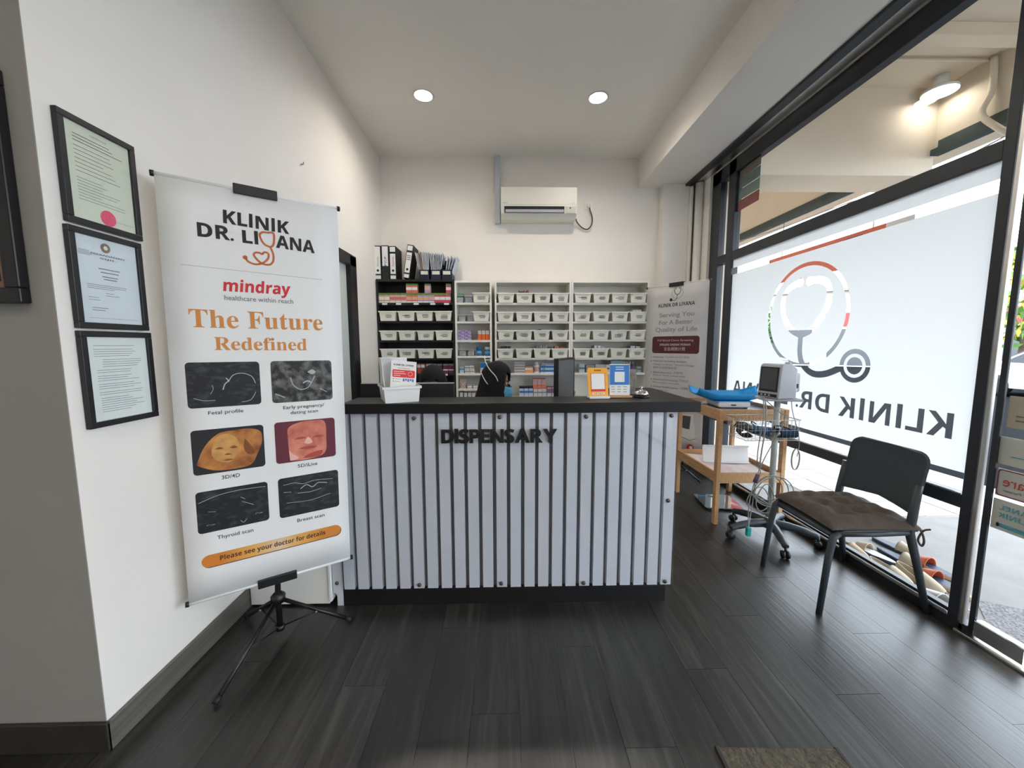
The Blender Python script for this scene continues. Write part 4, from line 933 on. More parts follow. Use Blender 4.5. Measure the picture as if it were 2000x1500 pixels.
def stand_card(name, label, x, y, rz, w, h, m_card, m_base, base_w, tilt, deco, r_=.008):
    t = thing(name, label, 'sign stand', (x, y, ZW), rz)
    MB().box(-base_w/2, base_w/2, -.025, .025, 0, .014).build('base', m_base, t, .005)
    Mt = Matrix.Translation((0, .0, .0135)) @ Matrix.Rotation(R(-tilt), 4, 'X')
    c = MB(); pts = rrect(-w/2, w/2, 0, h, r_); c.prism(pts, -.002, .002, Mt); c.build('card', m_card, t)
    pl = Plane(Mt @ Vector((-w/2, -.002, 0)), Mt.to_3x3() @ Vector((1, 0, 0)), Mt.to_3x3() @ Vector((0, 0, 1))); deco(t, pl, w, h); return t
M_yel = mat('card_yellow', (.85, .38, .01), .45); M_payblue = mat('card_blue', (.015, .17, .52), .45)
def dA(t, pl, w, h):
    m = MB(); put_poly(m, pl, [(w*.14, h*.16), (w*.86, h*.16), (w*.86, h*.80), (w*.14, h*.80)], .0008); m.build('red_border', mat('card_red', (.60, .02, .03), .5), t)
    m = MB(); put_quad(m, pl, w*.17, w*.83, h*.24, h*.79, .0012); m.build('white_panel', M_paper, t)
    m = MB(); put_text(m, pl, sb('DuitNow'), w*.5, h*.885, width=w*.34, cap=h*.055, align='c'); m.build('lettering', M_ink, t)
    m = MB(); put_poly(m, pl, rrect(w*.2, w*.8, h*.05, h*.12, h*.03), .0008); m.build('bank_strip', M_papercream, t)
    for i in range(5): m = MB(); put_poly(m, pl, circ(w*(.30+.1*i), h*.085, h*.018, 10), .0013); m.build('bank_mark', M_ink if i % 2 else MATS['ink_red'], t)
def dB(t, pl, w, h):
    m = MB(); put_quad(m, pl, 0.002, w-.002, h*.33, h*.97, .0008); m.build('blue_panel', M_payblue, t)
    m = MB(); put_quad(m, pl, w*.25, w*.74, h*.42, h*.75, .0013); m.build('white_panel', M_paper, t)
    m = MB(); [put_quad(m, pl, w*.3, w*.7, h*b, h*b+.0035, .0013) for b in (.89, .82)]; m.build('small_print', M_paper, t)
    m = MB(); [put_quad(m, pl, w*(.08+.3*i), w*(.26+.3*i), h*(.10+.08*j), h*(.10+.08*j)+.003, .001) for i in range(3) for j in range(3)]; m.build('small_print', M_inkgrey, t)
stand_card('payment_stand', 'yellow payment card on a white foot on the worktop', .515, 2.055, R(4), .112, .155, M_yel, M_whitebright, .115, 12, dA)
stand_card('payment_stand', 'blue and white payment card on a small wooden block', .640, 2.088, R(0), .112, .172, M_paper, M_wood, .130, 4, dB, .003)
# call bell
t = thing('call_bell', 'chrome call bell on a black base at the end of the worktop', 'bell', (.765, 2.095, ZW))
MB().lathe([(.042, 0), (.044, .004), (.040, .012), (0, .012)], 24).build('base', M_black, t)
MB().lathe([(.038, .014), (.037, .022), (.030, .034), (.016, .042), (.0, .044)], 24).build('dome', M_chrome, t); MB().lathe([(.004, .043), (.004, .052), (.008, .052), (.008, .06), (0, .06)], 12).build('button', M_chrome, t)
# clear brochure holder behind it
t = thing('brochure_holder', 'clear acrylic brochure holder with grey leaflets behind the call bell', 'brochure holder', (.74, 2.20, ZW), R(-10))
MB().box(-.04, .04, .03, .032, 0, .165).build('back_plate', M_acrylic, t); MB().box(-.04, .04, -.012, -.010, 0, .09).build('front_plate', M_acrylic, t); MB().box(-.04, .04, -.012, .032, 0, .002).build('base', M_acrylic, t)
MB().box(-.028, .028, .008, .018, .003, .150).build('leaflet', mat('leaflet_grey', (.30, .27, .25), .6, noise=.5, nscale=30), t); MB().box(-.030, -.005, -.008, -.004, .003, .06).build('note', M_paper, t)
# monitors behind the counter
t = thing('monitor', 'black computer monitor seen from behind, standing beside the leaflet box', 'monitor', (-.595, 2.36, .73), R(0))
MB().box(-.29, .29, -.012, .02, .09, .435).build('back_shell', M_blackmatte, t, .008); MB().box(-.285, .285, .0195, .022, .1, .43).build('screen', M_screen, t); MB().box(-.285, .285, -.010, .018, .434, .438).build('lit_top_edge', M_greyplastic, t)  # pale strip on top paints the light caught by the black shell's edge
MB().box(-.04, .04, -.04, -.01, 0, .25).build('neck', M_blackmatte, t); MB().box(-.12, .12, -.11, .08, 0, .012).build('foot', M_blackmatte, t, .004)
t = thing('monitor', 'charcoal computer monitor turned side-on behind the yellow payment card', 'monitor', (.40, 2.50, .73), R(62))
MB().box(-.16, .16, -.012, .012, .16, .575).build('back_shell', mat('charcoal_plastic', (.05, .05, .055), .5), t, .004); MB().box(-.165, -.155, -.016, .016, .155, .58).build('bezel', M_black, t, .003); MB().box(.155, .165, -.016, .016, .155, .58).build('bezel', M_black, t, .003); MB().box(-.165, .165, -.016, .016, .575, .585).build('bezel', M_black, t, .003)
MB().box(-.15, .15, -.0135, -.012, .17, .57).build('screen', M_screengrey, t); MB().box(-.03, .03, .012, .035, 0, .3).build('neck', M_black, t); MB().box(-.09, .09, -.06, .06, 0, .012).build('foot', M_black, t, .004)

# ================================================================ WALL FIXTURES
# air conditioner
t = thing('air_conditioner', 'white split air conditioner on the back wall', 'air conditioner', (.388, YB, 2.776))
pr = [(-.0, 0), (-.15, 0), (-.20, .045), (-.215, .12), (-.215, .29), (-.195, .318), (0, .32)]
b = MB(); nv = len(pr); vs = [(-.415, y_, z_) for y_, z_ in pr]+[(.415, y_, z_) for y_, z_ in pr]; b.add(vs, [tuple(range(nv)), tuple(range(2*nv-1, nv-1, -1))]+[(i, i+nv, (i+1) % nv+nv, (i+1) % nv) for i in range(nv)]); b.build('body', mat('aircon_white', (.74, .73, .66), .4), t, .006)
MB().box(-.412, .412, -.2185, -.213, .135, .316).build('front_panel', MATS['aircon_white'], t, .004)
Ms = Matrix.Translation((0, -.2105, .084)) @ Matrix.Rotation(R(11), 4, 'X')
MB().box(-.375, .275, -.006, .012, -.032, .034, Ms).build('outlet', M_blackmatte, t); MB().box(-.365, .27, -.014, -.004, -.028, .002, Ms).build('louvre', M_greyplastic, t, .003)
MB().box(.30, .40, -.0055, .004, -.035, .035, Ms).build('display_panel', mat('aircon_cream', (.66, .64, .56), .4), t, .002); MB().lathe([(.008, -.001), (.008, .002), (0, .002)], 12, Ms @ Matrix.Translation((.34, -.006, .018)) @ Mx).build('indicator', M_black, t)
m = MB(); plA = Plane((0, -.2187, 0), (1, 0, 0), (0, 0, 1)); put_text(m, plA, sb('Panasonic'), -.392, .148, width=.055, cap=.009); m.build('lettering', M_inkgrey, t)
m = MB(); put_text(m, plA, 'Inverter', .345, .148, width=.045, cap=.008); m.build('lettering', M_inkgrey, t)
t = MB().box(-.093, -.034, YB-.06, YB, 2.765, ZC); tag(t.build('trunking', mat('trunking_grey', (.50, .54, .58), .5), bevel=.004), 'pale grey pipe trunking beside the air conditioner up to the ceiling', 'trunking')
t = thing('socket', 'white wall socket with plug to the side of the air conditioner', 'socket', (.971, YB, 2.975))
MB().box(-.045, .045, -.010, 0, -.045, .045).build('plate', M_white, t, .003); MB().lathe([(.022, 0), (.024, .02), (.018, .035), (0, .036)], 14, Matrix.Translation((.0, -.010, -.008)) @ Mx).build('plug', M_whitebright, t); MB().box(-.03, -.015, -.014, -.010, .015, .03).build('switch', M_whitebright, t)
t = MB().tube(smooth_path([(.811, YB-.10, 2.80), (.84, YB-.045, 2.775), (.90, YB-.03, 2.725), (.96, YB-.03, 2.71), (1.005, YB-.035, 2.76), (1.008, YB-.04, 2.84), (.985, YB-.042, 2.905), (.974, YB-.047, 2.94)], 6), .0075, 8)
tag(t.build('power_cord', mat('cord_grey', (.07, .07, .075), .5)), 'dark power cord looping from the air conditioner to its socket', 'cord')
# hooks and nail left in the plaster
p = U(588, 321, 'x', XL); t = MB().tube([(XL+.0, p.y, p.z), (XL+.015, p.y, p.z), (XL+.018, p.y, p.z+.015)], .004, 6); tag(t.build('wall_hook', M_cable), 'small bare metal hook on the white left wall above the tall banner', 'hook')

# ================================================================ DOOR MAT
t = thing('door_mat', 'dark brown ribbed door mat on the plank floor', 'mat', (.93, .86, 0), R(-2))
MB().box(-.21, .21, -.31, .31, 0, .008).build('pile', mat('mat_brown', (.10, .085, .06), .95, noise=.5, nscale=60, bump=.8, bscale=80), t, .004); 
for s_ in (-1, 1): MB().box(s_*.205-.008, s_*.205+.008, -.315, .315, 0, .0095).build('edging', M_basedark, t, .003)
# ================================================================ SHELVING
YF = 4.24
bxp = lambda px: U(px, 640, 'y', YF).x
bzp = lambda py: U(1000, py, 'y', YF).z
def bookcase(name, x0, x1, zt, shelves, m_, label, tags=()):
    t = thing('bookcase', label, 'bookcase', ((x0+x1)/2, YF, 0)); w = (x1-x0)/2; d = YB-YF-.006
    for a in (-w, w-.02): MB().box(a, a+.02, 0, d, 0, zt).build('side_panel', m_, t)
    MB().box(-w+.02, w-.02, 0, d, zt-.022, zt).build('top_panel', m_, t); MB().box(-w+.02, w-.02, d-.008, d, 0, zt-.022).build('back_panel', m_, t)
    for z in shelves: MB().box(-w+.02, w-.02, .004, d-.008, z-.022, z).build('shelf', m_, t)
    for (xa, z) in tags: MB().box(xa-w-.0, xa-w+.055, -.0005, .004, z-.024, z-.004).build('price_tag', M_paper, t)
    return t
WSH = [bzp(y) for y in (591.5, 628, 663.7, 699.2, 729)]+[.80, .50, .10]
NSH = [bzp(y) for y in (591, 627.5, 664, 695, 729, 759)]+[.80, .50, .10]
BSH = [bzp(y) for y in (591, 626.6, 664, 699, 729)]+[.80, .50, .10]
ZTB, ZTW = bzp(546), bzp(548)
KB0, KB1 = bxp(735), bxp(888); N0, N1 = bxp(889), bxp(960.5); A0, A1 = bxp(966.5), bxp(1115); C0, C1 = bxp(1115.5), bxp(1266)
KB0 = max(KB0, XL+.004)
bookcase('bookcase', KB0, KB1, ZTB, BSH, M_blackcase, 'black bookcase of cream bins in the corner by the left wall', [(.06, BSH[0]), (.21, BSH[0]), (.40, BSH[0]), (.58, BSH[0]), (.73, BSH[0]), (.70, BSH[4])])
bookcase('bookcase', N0, N1, ZTW, NSH, M_white, 'narrow white bookcase of loose medicine boxes next to the black one', [(.05, NSH[2]), (.15, NSH[2]), (.28, NSH[2]), (.05, NSH[3]), (.17, NSH[3]), (.06, NSH[4]), (.18, NSH[4]), (.12, NSH[5])])
bookcase('bookcase', A0, A1, ZTW, WSH, M_white, 'wide white bookcase of cream bins next to the narrow one', [(.45, WSH[4]), (.55, WSH[4]), (.68, WSH[4])])
bookcase('bookcase', C0, C1, ZTW, WSH, M_white, 'wide white bookcase of cream bins beside the grey-white banner')
# bins
def bin_proto():
    t = thing('storage_bin', 'proto', 'bin'); m = MB(); tapered_bin(m, .155, .178, .235, .25, .105, .003, .008); m.build('tub', M_bin, t)
    for s_ in (-1, 1): MB().box(s_*.066-.004, s_*.066+.004, -.128, -.118, .075, .094).build('rim_lug', M_bin, t)
    return t
proto = bin_proto()
brn = random.Random(21)
first = [True]
def put_bin(x, z, label, group, contents=None, yaw=0):
    if first[0]: t = proto; first[0] = False
    else: t = dup(proto)
    t.location = (x, YF+.105, z); t.rotation_euler = (0, 0, yaw); t['label'] = label; t['group'] = group
    pl = Plane((0, -.1215, .0), (1, 0, 0), (0, -.0715, 1)); pl.o = Vector((0, -.1180, 0))
    m = MB(); k = brn.randint(1, 3); w = brn.uniform(.06, .10); b = brn.uniform(.042, .062); sh = brn.uniform(-.012, .012)
    for i in range(k): ww = w*brn.uniform(.7, 1); put_quad(m, pl, sh-ww/2, sh+ww/2, b-i*.0125, b-i*.0125+.0058, .0012)
    o = m.build('label_print', M_inkgrey, t); o['kind'] = 'stuff'
    if contents:
        m_, n, hmax = contents
        for i in range(n):
            xx = -.06+.12*(i+.5)/n; MB().box(xx-.05/n, xx+.05/n, -.07, .06, .03, hmax*brn.uniform(.9, 1.05)).build('medicine_strip', m_, t)
    return t
M_strred = mat('strip_red', (.30, .05, .04), .4, noise=.4, nscale=40); M_strsil = mat('strip_silver', (.40, .40, .42), .3, metal=.5, noise=.5, nscale=60); M_strpink = mat('strip_salmon', (.55, .22, .14), .5); M_strgrn = mat('strip_green', (.10, .12, .09), .5, noise=.4, nscale=50); M_strdk = mat('strip_dark', (.05, .05, .06), .4, noise=.5, nscale=50)
order = ('top', 'second', 'third', 'fourth')
def bin_rows(x0, x1, shelves, case, contents, px_pitch=None):
    w = (x1-x0-.04)/4
    for r_, z in enumerate(shelves):
        for k in range(4):
            c = contents.get((r_, k)); desc = None
            lab = f'cream plastic bin on the {order[r_]} bin shelf of the {case}'
            if c: lab = f'cream bin with {c[1]}, {order[r_]} shelf of the {case}'
            put_bin(x0+.02+w*(k+.5)+brn.uniform(-.003, .003), z, lab, f'bins on the {order[r_]} bin shelf of the {case}', c[0] if c else None, brn.uniform(-.02, .02))
bin_rows(KB0, KB1, BSH[1:4], 'black bookcase', {(0, 2): ((M_strred, 5, .11), 'dark red strips'), (0, 3): ((M_strgrn, 4, .115), 'green-grey packets'), (1, 0): ((M_strred, 3, .10), 'dark red packets'), (1, 1): ((M_strred, 6, .108), 'many red packets'), (2, 2): ((mat('strip_gold', (.30, .22, .06), .5), 5, .105), 'yellowish packets')})
bin_rows(A0, A1, WSH[0:4], 'white bookcase holding blue boxes', {(0, 1): ((mat('strip_rust', (.28, .07, .03), .5, noise=.5, nscale=50), 9, .135), 'rust-red strips'), (2, 0): ((M_strsil, 3, .108), 'silver tips'), (2, 2): ((mat('strip_teal', (.03, .15, .15), .5), 4, .115), 'teal packets'), (2, 3): ((M_strdk, 4, .112), 'dark packets'), (3, 0): ((M_strdk, 3, .13), 'one dark packet'), (3, 2): ((M_strsil, 5, .14), 'silver blister strips'), (3, 3): ((M_strpink, 2, .125), 'salmon boxes')})
bin_rows(C0, C1, WSH[0:4], 'white bookcase by the banner', {(0, 2): ((M_paper, 2, .112), 'white packets'), (1, 3): ((M_paper, 1, .135), 'a white card'), (2, 2): ((M_paper, 3, .112), 'navy-edged packets'), (3, 1): ((M_strsil, 3, .13), 'shiny strips'), (3, 3): ((M_strsil, 2, .135), 'grey strips')})
for r_, z in enumerate(NSH[0:2]): put_bin((N0+N1)/2+.088, z, f'cream plastic bin on the {order[r_]} shelf of the narrow white bookcase', 'bins in the narrow bookcase')

# small goods
def pack(name, cat, label, x0, x1, z, h, m_body, group=None, d=.07, y=None, bands=(), lid=None, rz=0):
    t = thing(name, label, cat, ((x0+x1)/2, (y if y is not None else YF+.03)+d/2, z), rz, group); w = (x1-x0)/2
    MB().box(-w, w, -d/2, d/2, 0, h).build('carton', m_body, t, .0012)
    for i, (a, b, m_) in enumerate(bands): MB().box(-w*.97, w*.97, -d/2-.0006, -d/2+.001, h*a, h*b).build('printed_band', m_, t)
    if lid: MB().box(-w-.0003, w+.0003, -d/2-.0003, d/2+.0003, h*lid[0], h+.0005).build('top_band', lid[1], t)
    return t
G = lambda n, c: mat('pack_'+n, c, .5, noise=.12, nscale=50)
p_or, p_pk, p_rd, p_pu, p_mg, p_gr = G('peach', (.75, .42, .28)), G('pinkwhite', (.74, .50, .52)), G('coral', (.66, .18, .14)), G('lilac', (.46, .34, .58)), G('crimson', (.66, .08, .15)), G('green', (.16, .27, .06))
c10 = lambda x: bxp(720+x/10)
seq = [('peach', p_or, p_paper if False else M_paper)]*2+[('pink', p_pk, p_rd)]*3+[('coral', p_rd, p_or)]*2+[('lilac', p_pu, p_or)]*3+[('crimson', p_mg, M_paper)]*3
xs = 205; wp = 108.5; rh = .104
cnt = 0
for i, (cn, mb_, m2_) in enumerate(seq):
    x0_, x1_ = c10(xs+wp*i), c10(xs+wp*(i+1)-4)
    pack('vitamin_pack', 'medicine pack', f'green-topped {cn} vitamin pack in the row on the black bookcase', x0_, x1_, BSH[0], rh, mb_, 'vitamin packs on the black bookcase', .06, YF+.02, [(.30, .62, m2_), (.0, .16, M_paper if cn != 'crimson' else p_mg)], (.78, p_gr))
for (a, b, cn, mb_, m2_) in ((745, 853, 'coral', p_rd, M_paper), (857, 965, 'coral', p_rd, M_paper), (1105, 1218, 'lilac', p_pu, p_or), (1520, 1620, 'crimson', p_mg, M_paper)):
    pack('vitamin_pack', 'medicine pack', f'green-topped {cn} vitamin pack standing on top of the row on the black bookcase', c10(a), c10(b), BSH[0]+rh+.0008, .10, mb_, 'vitamin packs stacked on the row', .06, YF+.02, [(.32, .62, m2_)], (.80, p_gr))
# lever arch files on top
def binder(px0, px1, h, label, rz=0, roll=0, spine='full', mark=None, mcol=None):
    x0_, x1_ = c10(px0), c10(px1); w = x1_-x0_
    t = thing('lever_arch_file', label, 'file', ((x0_+x1_)/2, YF+.02, ZTB+(0.001 if not roll else .004)), rz, 'lever arch files on the black bookcase'); t.rotation_euler = (0, roll, rz)
    MB().box(-w/2, w/2, 0, .24, 0, h).build('cover', M_blackmatte, t, .003)
    lo, hi = {'full': (.17, .97), 'short': (.40, .97), 'hole': (.17, .77)}[spine]
    MB().box(-w*.40, w*.40, -.0012, .001, h*lo, h*hi).build('spine_label', M_paper, t)
    if spine != 'short': MB().box(-w*.40, w*.40, -.0012, .001, h*.02, h*.125).build('spine_label', M_paper, t)
    if spine == 'hole': MB().box(-w*.40, w*.40, -.0012, .001, h*.83, h*.97).build('spine_label', M_paper, t)
    MB().lathe([(.013, -.002), (.013, .0022), (.0, .0022)], 16, Matrix.Translation((0, 0, h*.27)) @ Mx).build('finger_hole', M_black, t)
    if mark:
        m = MB(); pl = Plane((0, -.0013, 0), (0, 0, 1), (-1, 0, 0)); put_text(m, pl, mark, h*.40, -.012, width=h*.28, cap=.022, offset=.01); m.build('handwriting', mcol, t)
    return t
hb = U(760, 479, 'y', YF).z-ZTB
binder(145, 278, hb, 'black lever arch file with a full-length white spine label and green writing', 0, 0, 'full', 'Invois', mat('pen_green', (.25, .36, .10), .6))
binder(288, 428, hb+.003, 'black lever arch file with a short white spine label and blue writing', 0, 0, 'short', 'PCF', mat('pen_blue', (.05, .10, .25), .6))
binder(440, 568, hb-.003, 'upright black lever arch file with pink writing on its label', 0, 0, 'hole', 'Expenses', mat('pen_pink', (.70, .10, .25), .6))
bt = binder(690, 812, hb, 'tilted black lever arch file leaning towards the navy magazine holders', 0, R(9.5), 'hole', None)
m = MB(); plb = Plane((0, -.0014, 0), (1, 0, 0), (0, 0, 1)); [put_quad(m, plb, -.02, .02, hb*(.66-.055*i), hb*(.66-.055*i)+.008) for i in range(3)]; o = m.build('handwriting', M_inkgrey, bt); o['kind'] = 'stuff'
bt.location.z += .012
# magazine holders with papers
for i, (a, b, hs, nP, lab, lean) in enumerate(((1012, 1205, .30, 9, 'navy magazine holder with brown and white papers next to the tilted file', -.10), (1228, 1432, .29, 8, 'navy magazine holder packed with pale blue papers', .02), (1440, 1640, .27, 4, 'navy magazine holder with a few papers leaning out', .22))):
    x0_, x1_ = c10(a), c10(b); w = x1_-x0_; t = thing('magazine_holder', lab, 'magazine holder', ((x0_+x1_)/2, YF+.02, ZTB+.001), 0, 'magazine holders on the black bookcase')
    MB().box(-w/2, w/2, 0, .003, 0, .105).build('front_panel', M_navyplastic, t); MB().box(-w/2, w/2, .0, .24, 0, .003).build('base', M_navyplastic, t); MB().box(-w/2, w/2, .237, .24, 0, .25).build('back_panel', M_navyplastic, t)
    for s_ in (-1, 1):
        xx = s_*(w/2-.0015); sp = MB(); sp.add([(xx-.0015, 0, 0), (xx-.0015, .24, 0), (xx-.0015, .24, .25), (xx-.0015, .12, .25), (xx-.0015, 0, .105), (xx+.0015, 0, 0), (xx+.0015, .24, 0), (xx+.0015, .24, .25), (xx+.0015, .12, .25), (xx+.0015, 0, .105)], [(0, 1, 2, 3, 4), (9, 8, 7, 6, 5)]+[(k, k+5, (k+1) % 5+5, (k+1) % 5) for k in range(5)]); sp.build('side_panel', M_navyplastic, t)
    MB().box(-w*.36, w*.36, -.001, .001, .055, .092).build('front_label', M_papercream, t)
    for k in range(nP):
        u_ = (k+.5)/nP-.5; xx = u_*w*.82; ang = lean+u_*.22 if i < 2 else .12+.30*(k/nP)
        if i == 2: xx = -.02+.016*k
        Mp = Matrix.Translation((xx, .012, .006)) @ Matrix.Rotation(ang, 4, 'Y')
        mm = mat('sheet_%s' % ('brown' if i == 0 and k in (2, 3) else ('b' if k % 2 else 'a')), (.35, .24, .17) if i == 0 and k in (2, 3) else ((.52, .58, .68) if k % 2 else (.62, .64, .70)), .7)
        MB().box(-.003, .003, 0, .2, 0, hs-random.uniform(0, .02), Mp).build('papers', mm, t)
    MB().tube([(-.02, .23, .24), (.02, .23, .24)], .002, 6).build('grip_edge', M_black, t)
# red and purple books low in the black bookcase
c6 = lambda x: bxp(640+x/4.286)
for i, (a, b, cn, mm) in enumerate(((735, 765, 'red', G('bookred', (.45, .06, .05))), (768, 800, 'red', G('bookred', (.45, .06, .05))), (810, 852, 'grey', G('bookgrey', (.35, .33, .36))), (856, 898, 'violet', G('bookviolet', (.12, .05, .16))), (903, 948, 'violet', G('bookviolet', (.12, .05, .16))), (955, 1000, 'maroon', G('bookmaroon', (.17, .03, .08))), (1003, 1048, 'maroon', G('bookmaroon', (.17, .03, .08))))):
    pack('supplement_box', 'medicine pack', f'tall {cn} supplement box on the lowest open shelf of the black bookcase', c6(a), c6(b)-.001, BSH[4], .108, mm, 'supplement boxes in the black bookcase', .09, YF+.03, [(.82, .97, M_strsil), (.30, .42, M_paper)] if cn in ('violet', 'maroon') else [(.6, .9, M_paper)])
# narrow bookcase goods
c8 = lambda x: bxp(860+x/6)
def tub(px0, px1, z, h, label, m_fill, lid=None):
    x0_, x1_ = c8(px0), c8(px1); w = x1_-x0_; t = thing('clear_tub', label, 'container', ((x0_+x1_)/2, YF+.09, z), 0, 'clear tubs in the narrow bookcase')
    m = MB(); tapered_bin(m, w*.88, w*.96, .12, .13, h, .002, 0); m.build('tub', M_acrylic, t); MB().box(-w*.42, w*.42, -.055, .055, .003, h*.72).build('filling', m_fill, t, .004)
    MB().box(-w*.5, w*.5, -.067, -.064, h-.006, h).build('rim', mat('tub_rim', (.55, .56, .58), .3), t)
    if lid: MB().box(-w*.25, w*.4, -.03, .03, h*.72, h*1.18).build('box_top', lid, t)
S1 = mat('blister_mix', (.30, .31, .33), .4, c2=(.62, .62, .62), nscale=70); S2 = mat('blister_blue', (.20, .23, .30), .4, c2=(.5, .52, .56), nscale=80); S3 = mat('gauze', (.62, .62, .60), .8, c2=(.4, .4, .4), nscale=60)
tub(185, 275, NSH[0], .085, 'clear tub with a green-capped white box on the top shelf', S1, G('greenbox', (.03, .20, .10))); tub(285, 380, NSH[0], .08, 'clear tub of bluish blister strips on the top shelf', S2)
tub(205, 300, NSH[1], .075, 'clear tub of dark grey strips on the second shelf', S1); tub(308, 400, NSH[1], .075, 'clear tub of upright sachets on the second shelf', S2)
for k in range(3):
    for j in range(2): pack('tissue_pack', 'medicine pack', 'purple and white patterned box in the pile on the third shelf of the narrow bookcase', c8(200+j*80), c8(278+j*80), NSH[2]+k*.037, .0365, mat('pack_violetwave', (.09, .05, .24), .5, c2=(.55, .48, .66), nscale=24, nstretch=(1, 1, 3)), 'pile of purple boxes', .09, YF+.03)
for k in range(3): pack('spray_box', 'medicine pack', 'tall orange and white box on the third shelf of the narrow bookcase', c8(437+k*46), c8(479+k*46), NSH[2], .115, G('orangebox', (.80, .15, .03)), 'orange boxes in the narrow bookcase', .06, YF+.05, [(.55, .92, M_paper), (.60, .88, G('orangebox', (.80, .15, .03)))][:1])
tub(205, 300, NSH[3], .075, 'clear tub of grey swabs on the fourth shelf', S1); tub(308, 395, NSH[3], .075, 'clear tub of white gauze on the fourth shelf', S3)
def jar(px0, px1, z, label, h=.10, cap=M_payblue):
    x0_, x1_ = c8(px0), c8(px1); r_ = (x1_-x0_)/2*.96; t = thing('blue_jar', label, 'jar', ((x0_+x1_)/2, YF+.03+r_, z), 0, 'blue jars in the narrow bookcase')
    MB().lathe([(r_*.95, 0), (r_, .004), (r_, h*.62), (r_*.92, h*.68)], 20).build('body', mat('jar_blue', (.02, .16, .42), .3), t); MB().lathe([(r_*.9, h*.68), (r_*.9, h*.97), (r_*.85, h), (0, h)], 20).build('cap', cap, t); MB().lathe([(r_+.0004, h*.18), (r_+.0004, h*.5)], 20).build('wrap_label', G('jarlabel', (.10, .34, .62)), t)
jar(408, 480, NSH[3], 'blue jar with a blue lid on the fourth shelf of the narrow bookcase'); jar(508, 588, NSH[3], 'blue jar with a white lid on the fourth shelf of the narrow bookcase', .10, M_whitebright)
pack('medicine_box', 'medicine pack', 'slim pale blue box on the fifth shelf of the narrow bookcase', c8(215), c8(268), NSH[4], .072, G('paleblue', (.45, .58, .64)), None, .06, YF+.03, [(.55, .7, M_payblue)])
for j, (a, b, z_, hh) in enumerate(((276, 332, 0, .042), (334, 392, 0, .042), (276, 328, .0425, .044), (331, 386, .0425, .044))): pack('medicine_box', 'medicine pack', 'small white medicine box in the block of four on the fifth shelf', c8(a), c8(b), NSH[4]+z_, hh, G('white', (.72, .71, .68)), 'block of small white boxes', .06, YF+.03, [(.35, .55, M_inkgrey)])
pack('medicine_box', 'medicine pack', 'blue and white glossy box behind the black headscarf', c8(460), c8(540), NSH[4], .12, G('bluewhite', (.55, .66, .74)), None, .06, YF+.03, [(.5, .95, M_payblue)])
pack('medicine_box', 'medicine pack', 'tall cream box with small pictures on the sixth shelf of the narrow bookcase', c8(215), c8(288), NSH[5], .105, mat('pack_icons', (.66, .60, .52), .5, c2=(.35, .22, .18), nscale=60), None, .06, YF+.03)
for k in range(2): pack('medicine_box', 'medicine pack', 'small grey-violet boxes on the sixth shelf of the narrow bookcase', c8(305+k*70), c8(360+k*66), NSH[5], .048, G('greyviolet', (.36, .34, .42)), 'small grey-violet boxes', .05, YF+.03, [(.2, .6, M_paper)])
for k in range(4): pack('small_carton', 'medicine pack', 'small white carton end in the row below the sixth shelf', c8(213+k*49), c8(250+k*49), NSH[6], .065, M_whitebright, 'row of white carton ends', .07, YF+.03)
# lower goods of the wide bookcases
c7 = lambda x: bxp(940+x/5.357)
for j in range(4): pack('medicine_box', 'medicine pack', 'grey and white medicine box in the stack on the shelf under the bins', c7(345), c7(458), WSH[4]+j*.030, .0295, G('greywhite', (.62, .58, .57)), 'stack of grey-white boxes', .08, YF+.03, [(.3, .6, M_inkgrey)])
pack('medicine_box', 'medicine pack', 'orange and white box beside the stack of grey-white boxes', c7(460), c7(545), WSH[4], .07, G('orangewhite', (.75, .35, .12)), None, .07, YF+.03, [(.5, .8, M_paper)])
t = thing('pill_bottle', 'white plastic bottle with a pink label between orange and blue boxes', 'bottle', ((c7(552)+c7(620))/2, YF+.07, WSH[4])); r_ = (c7(620)-c7(552))/2
MB().lathe([(r_*.95, 0), (r_, .004), (r_, .08), (r_*.55, .098)], 20).build('body', M_whitebright, t); MB().lathe([(r_*.6, .098), (r_*.6, .125), (0, .125)], 16).build('cap', M_whitebright, t); MB().lathe([(r_+.0004, .015), (r_+.0004, .065)], 20).build('wrap_label', G('pinklabel', (.60, .40, .46)), t)
for j in range(2):
    for k, (a, b) in enumerate(((625, 668), (672, 772), (776, 905))): pack('medicine_box', 'medicine pack', ('small pale blue', 'blue and white', 'sky blue')[k]+' box in the double layer beside the white bottle', c7(a), c7(b), WSH[4]+j*.046, .045, (G('paleblue', (.45, .58, .64)), G('bluewhite', (.55, .66, .74)), G('skyblue', (.22, .46, .68)))[k], 'blue boxes under the bins', .08, YF+.03, [(.25, .75, M_payblue)] if k != 2 else [(.3, .6, M_paper)])
pack('medicine_box', 'medicine pack', 'pale lilac box on top of the blue boxes', c7(640), c7(770), WSH[4]+.0915, .02, G('greyviolet', (.36, .34, .42)), None, .08, YF+.03)
zL = .845
shl = WSH[5]
for k in range(3): pack('medicine_box', 'medicine pack', 'white box with a blue top on the lowest visible shelf', c7(400+k*50), c7(446+k*50), shl, .135, G('whiteblue', (.58, .62, .70)), 'white boxes with blue tops', .07, YF+.03, [(.45, .62, M_payblue)], (.82, M_navyplastic))
for k in range(3): pack('medicine_box', 'medicine pack', 'white box with an orange top on the lowest visible shelf', c7(552+k*47), c7(596+k*47), shl, .12, G('whitelilac', (.60, .58, .62)), 'white boxes with orange tops', .07, YF+.03, [(.5, .6, M_inkgrey)], (.88, G('orangebox', (.80, .15, .03))))
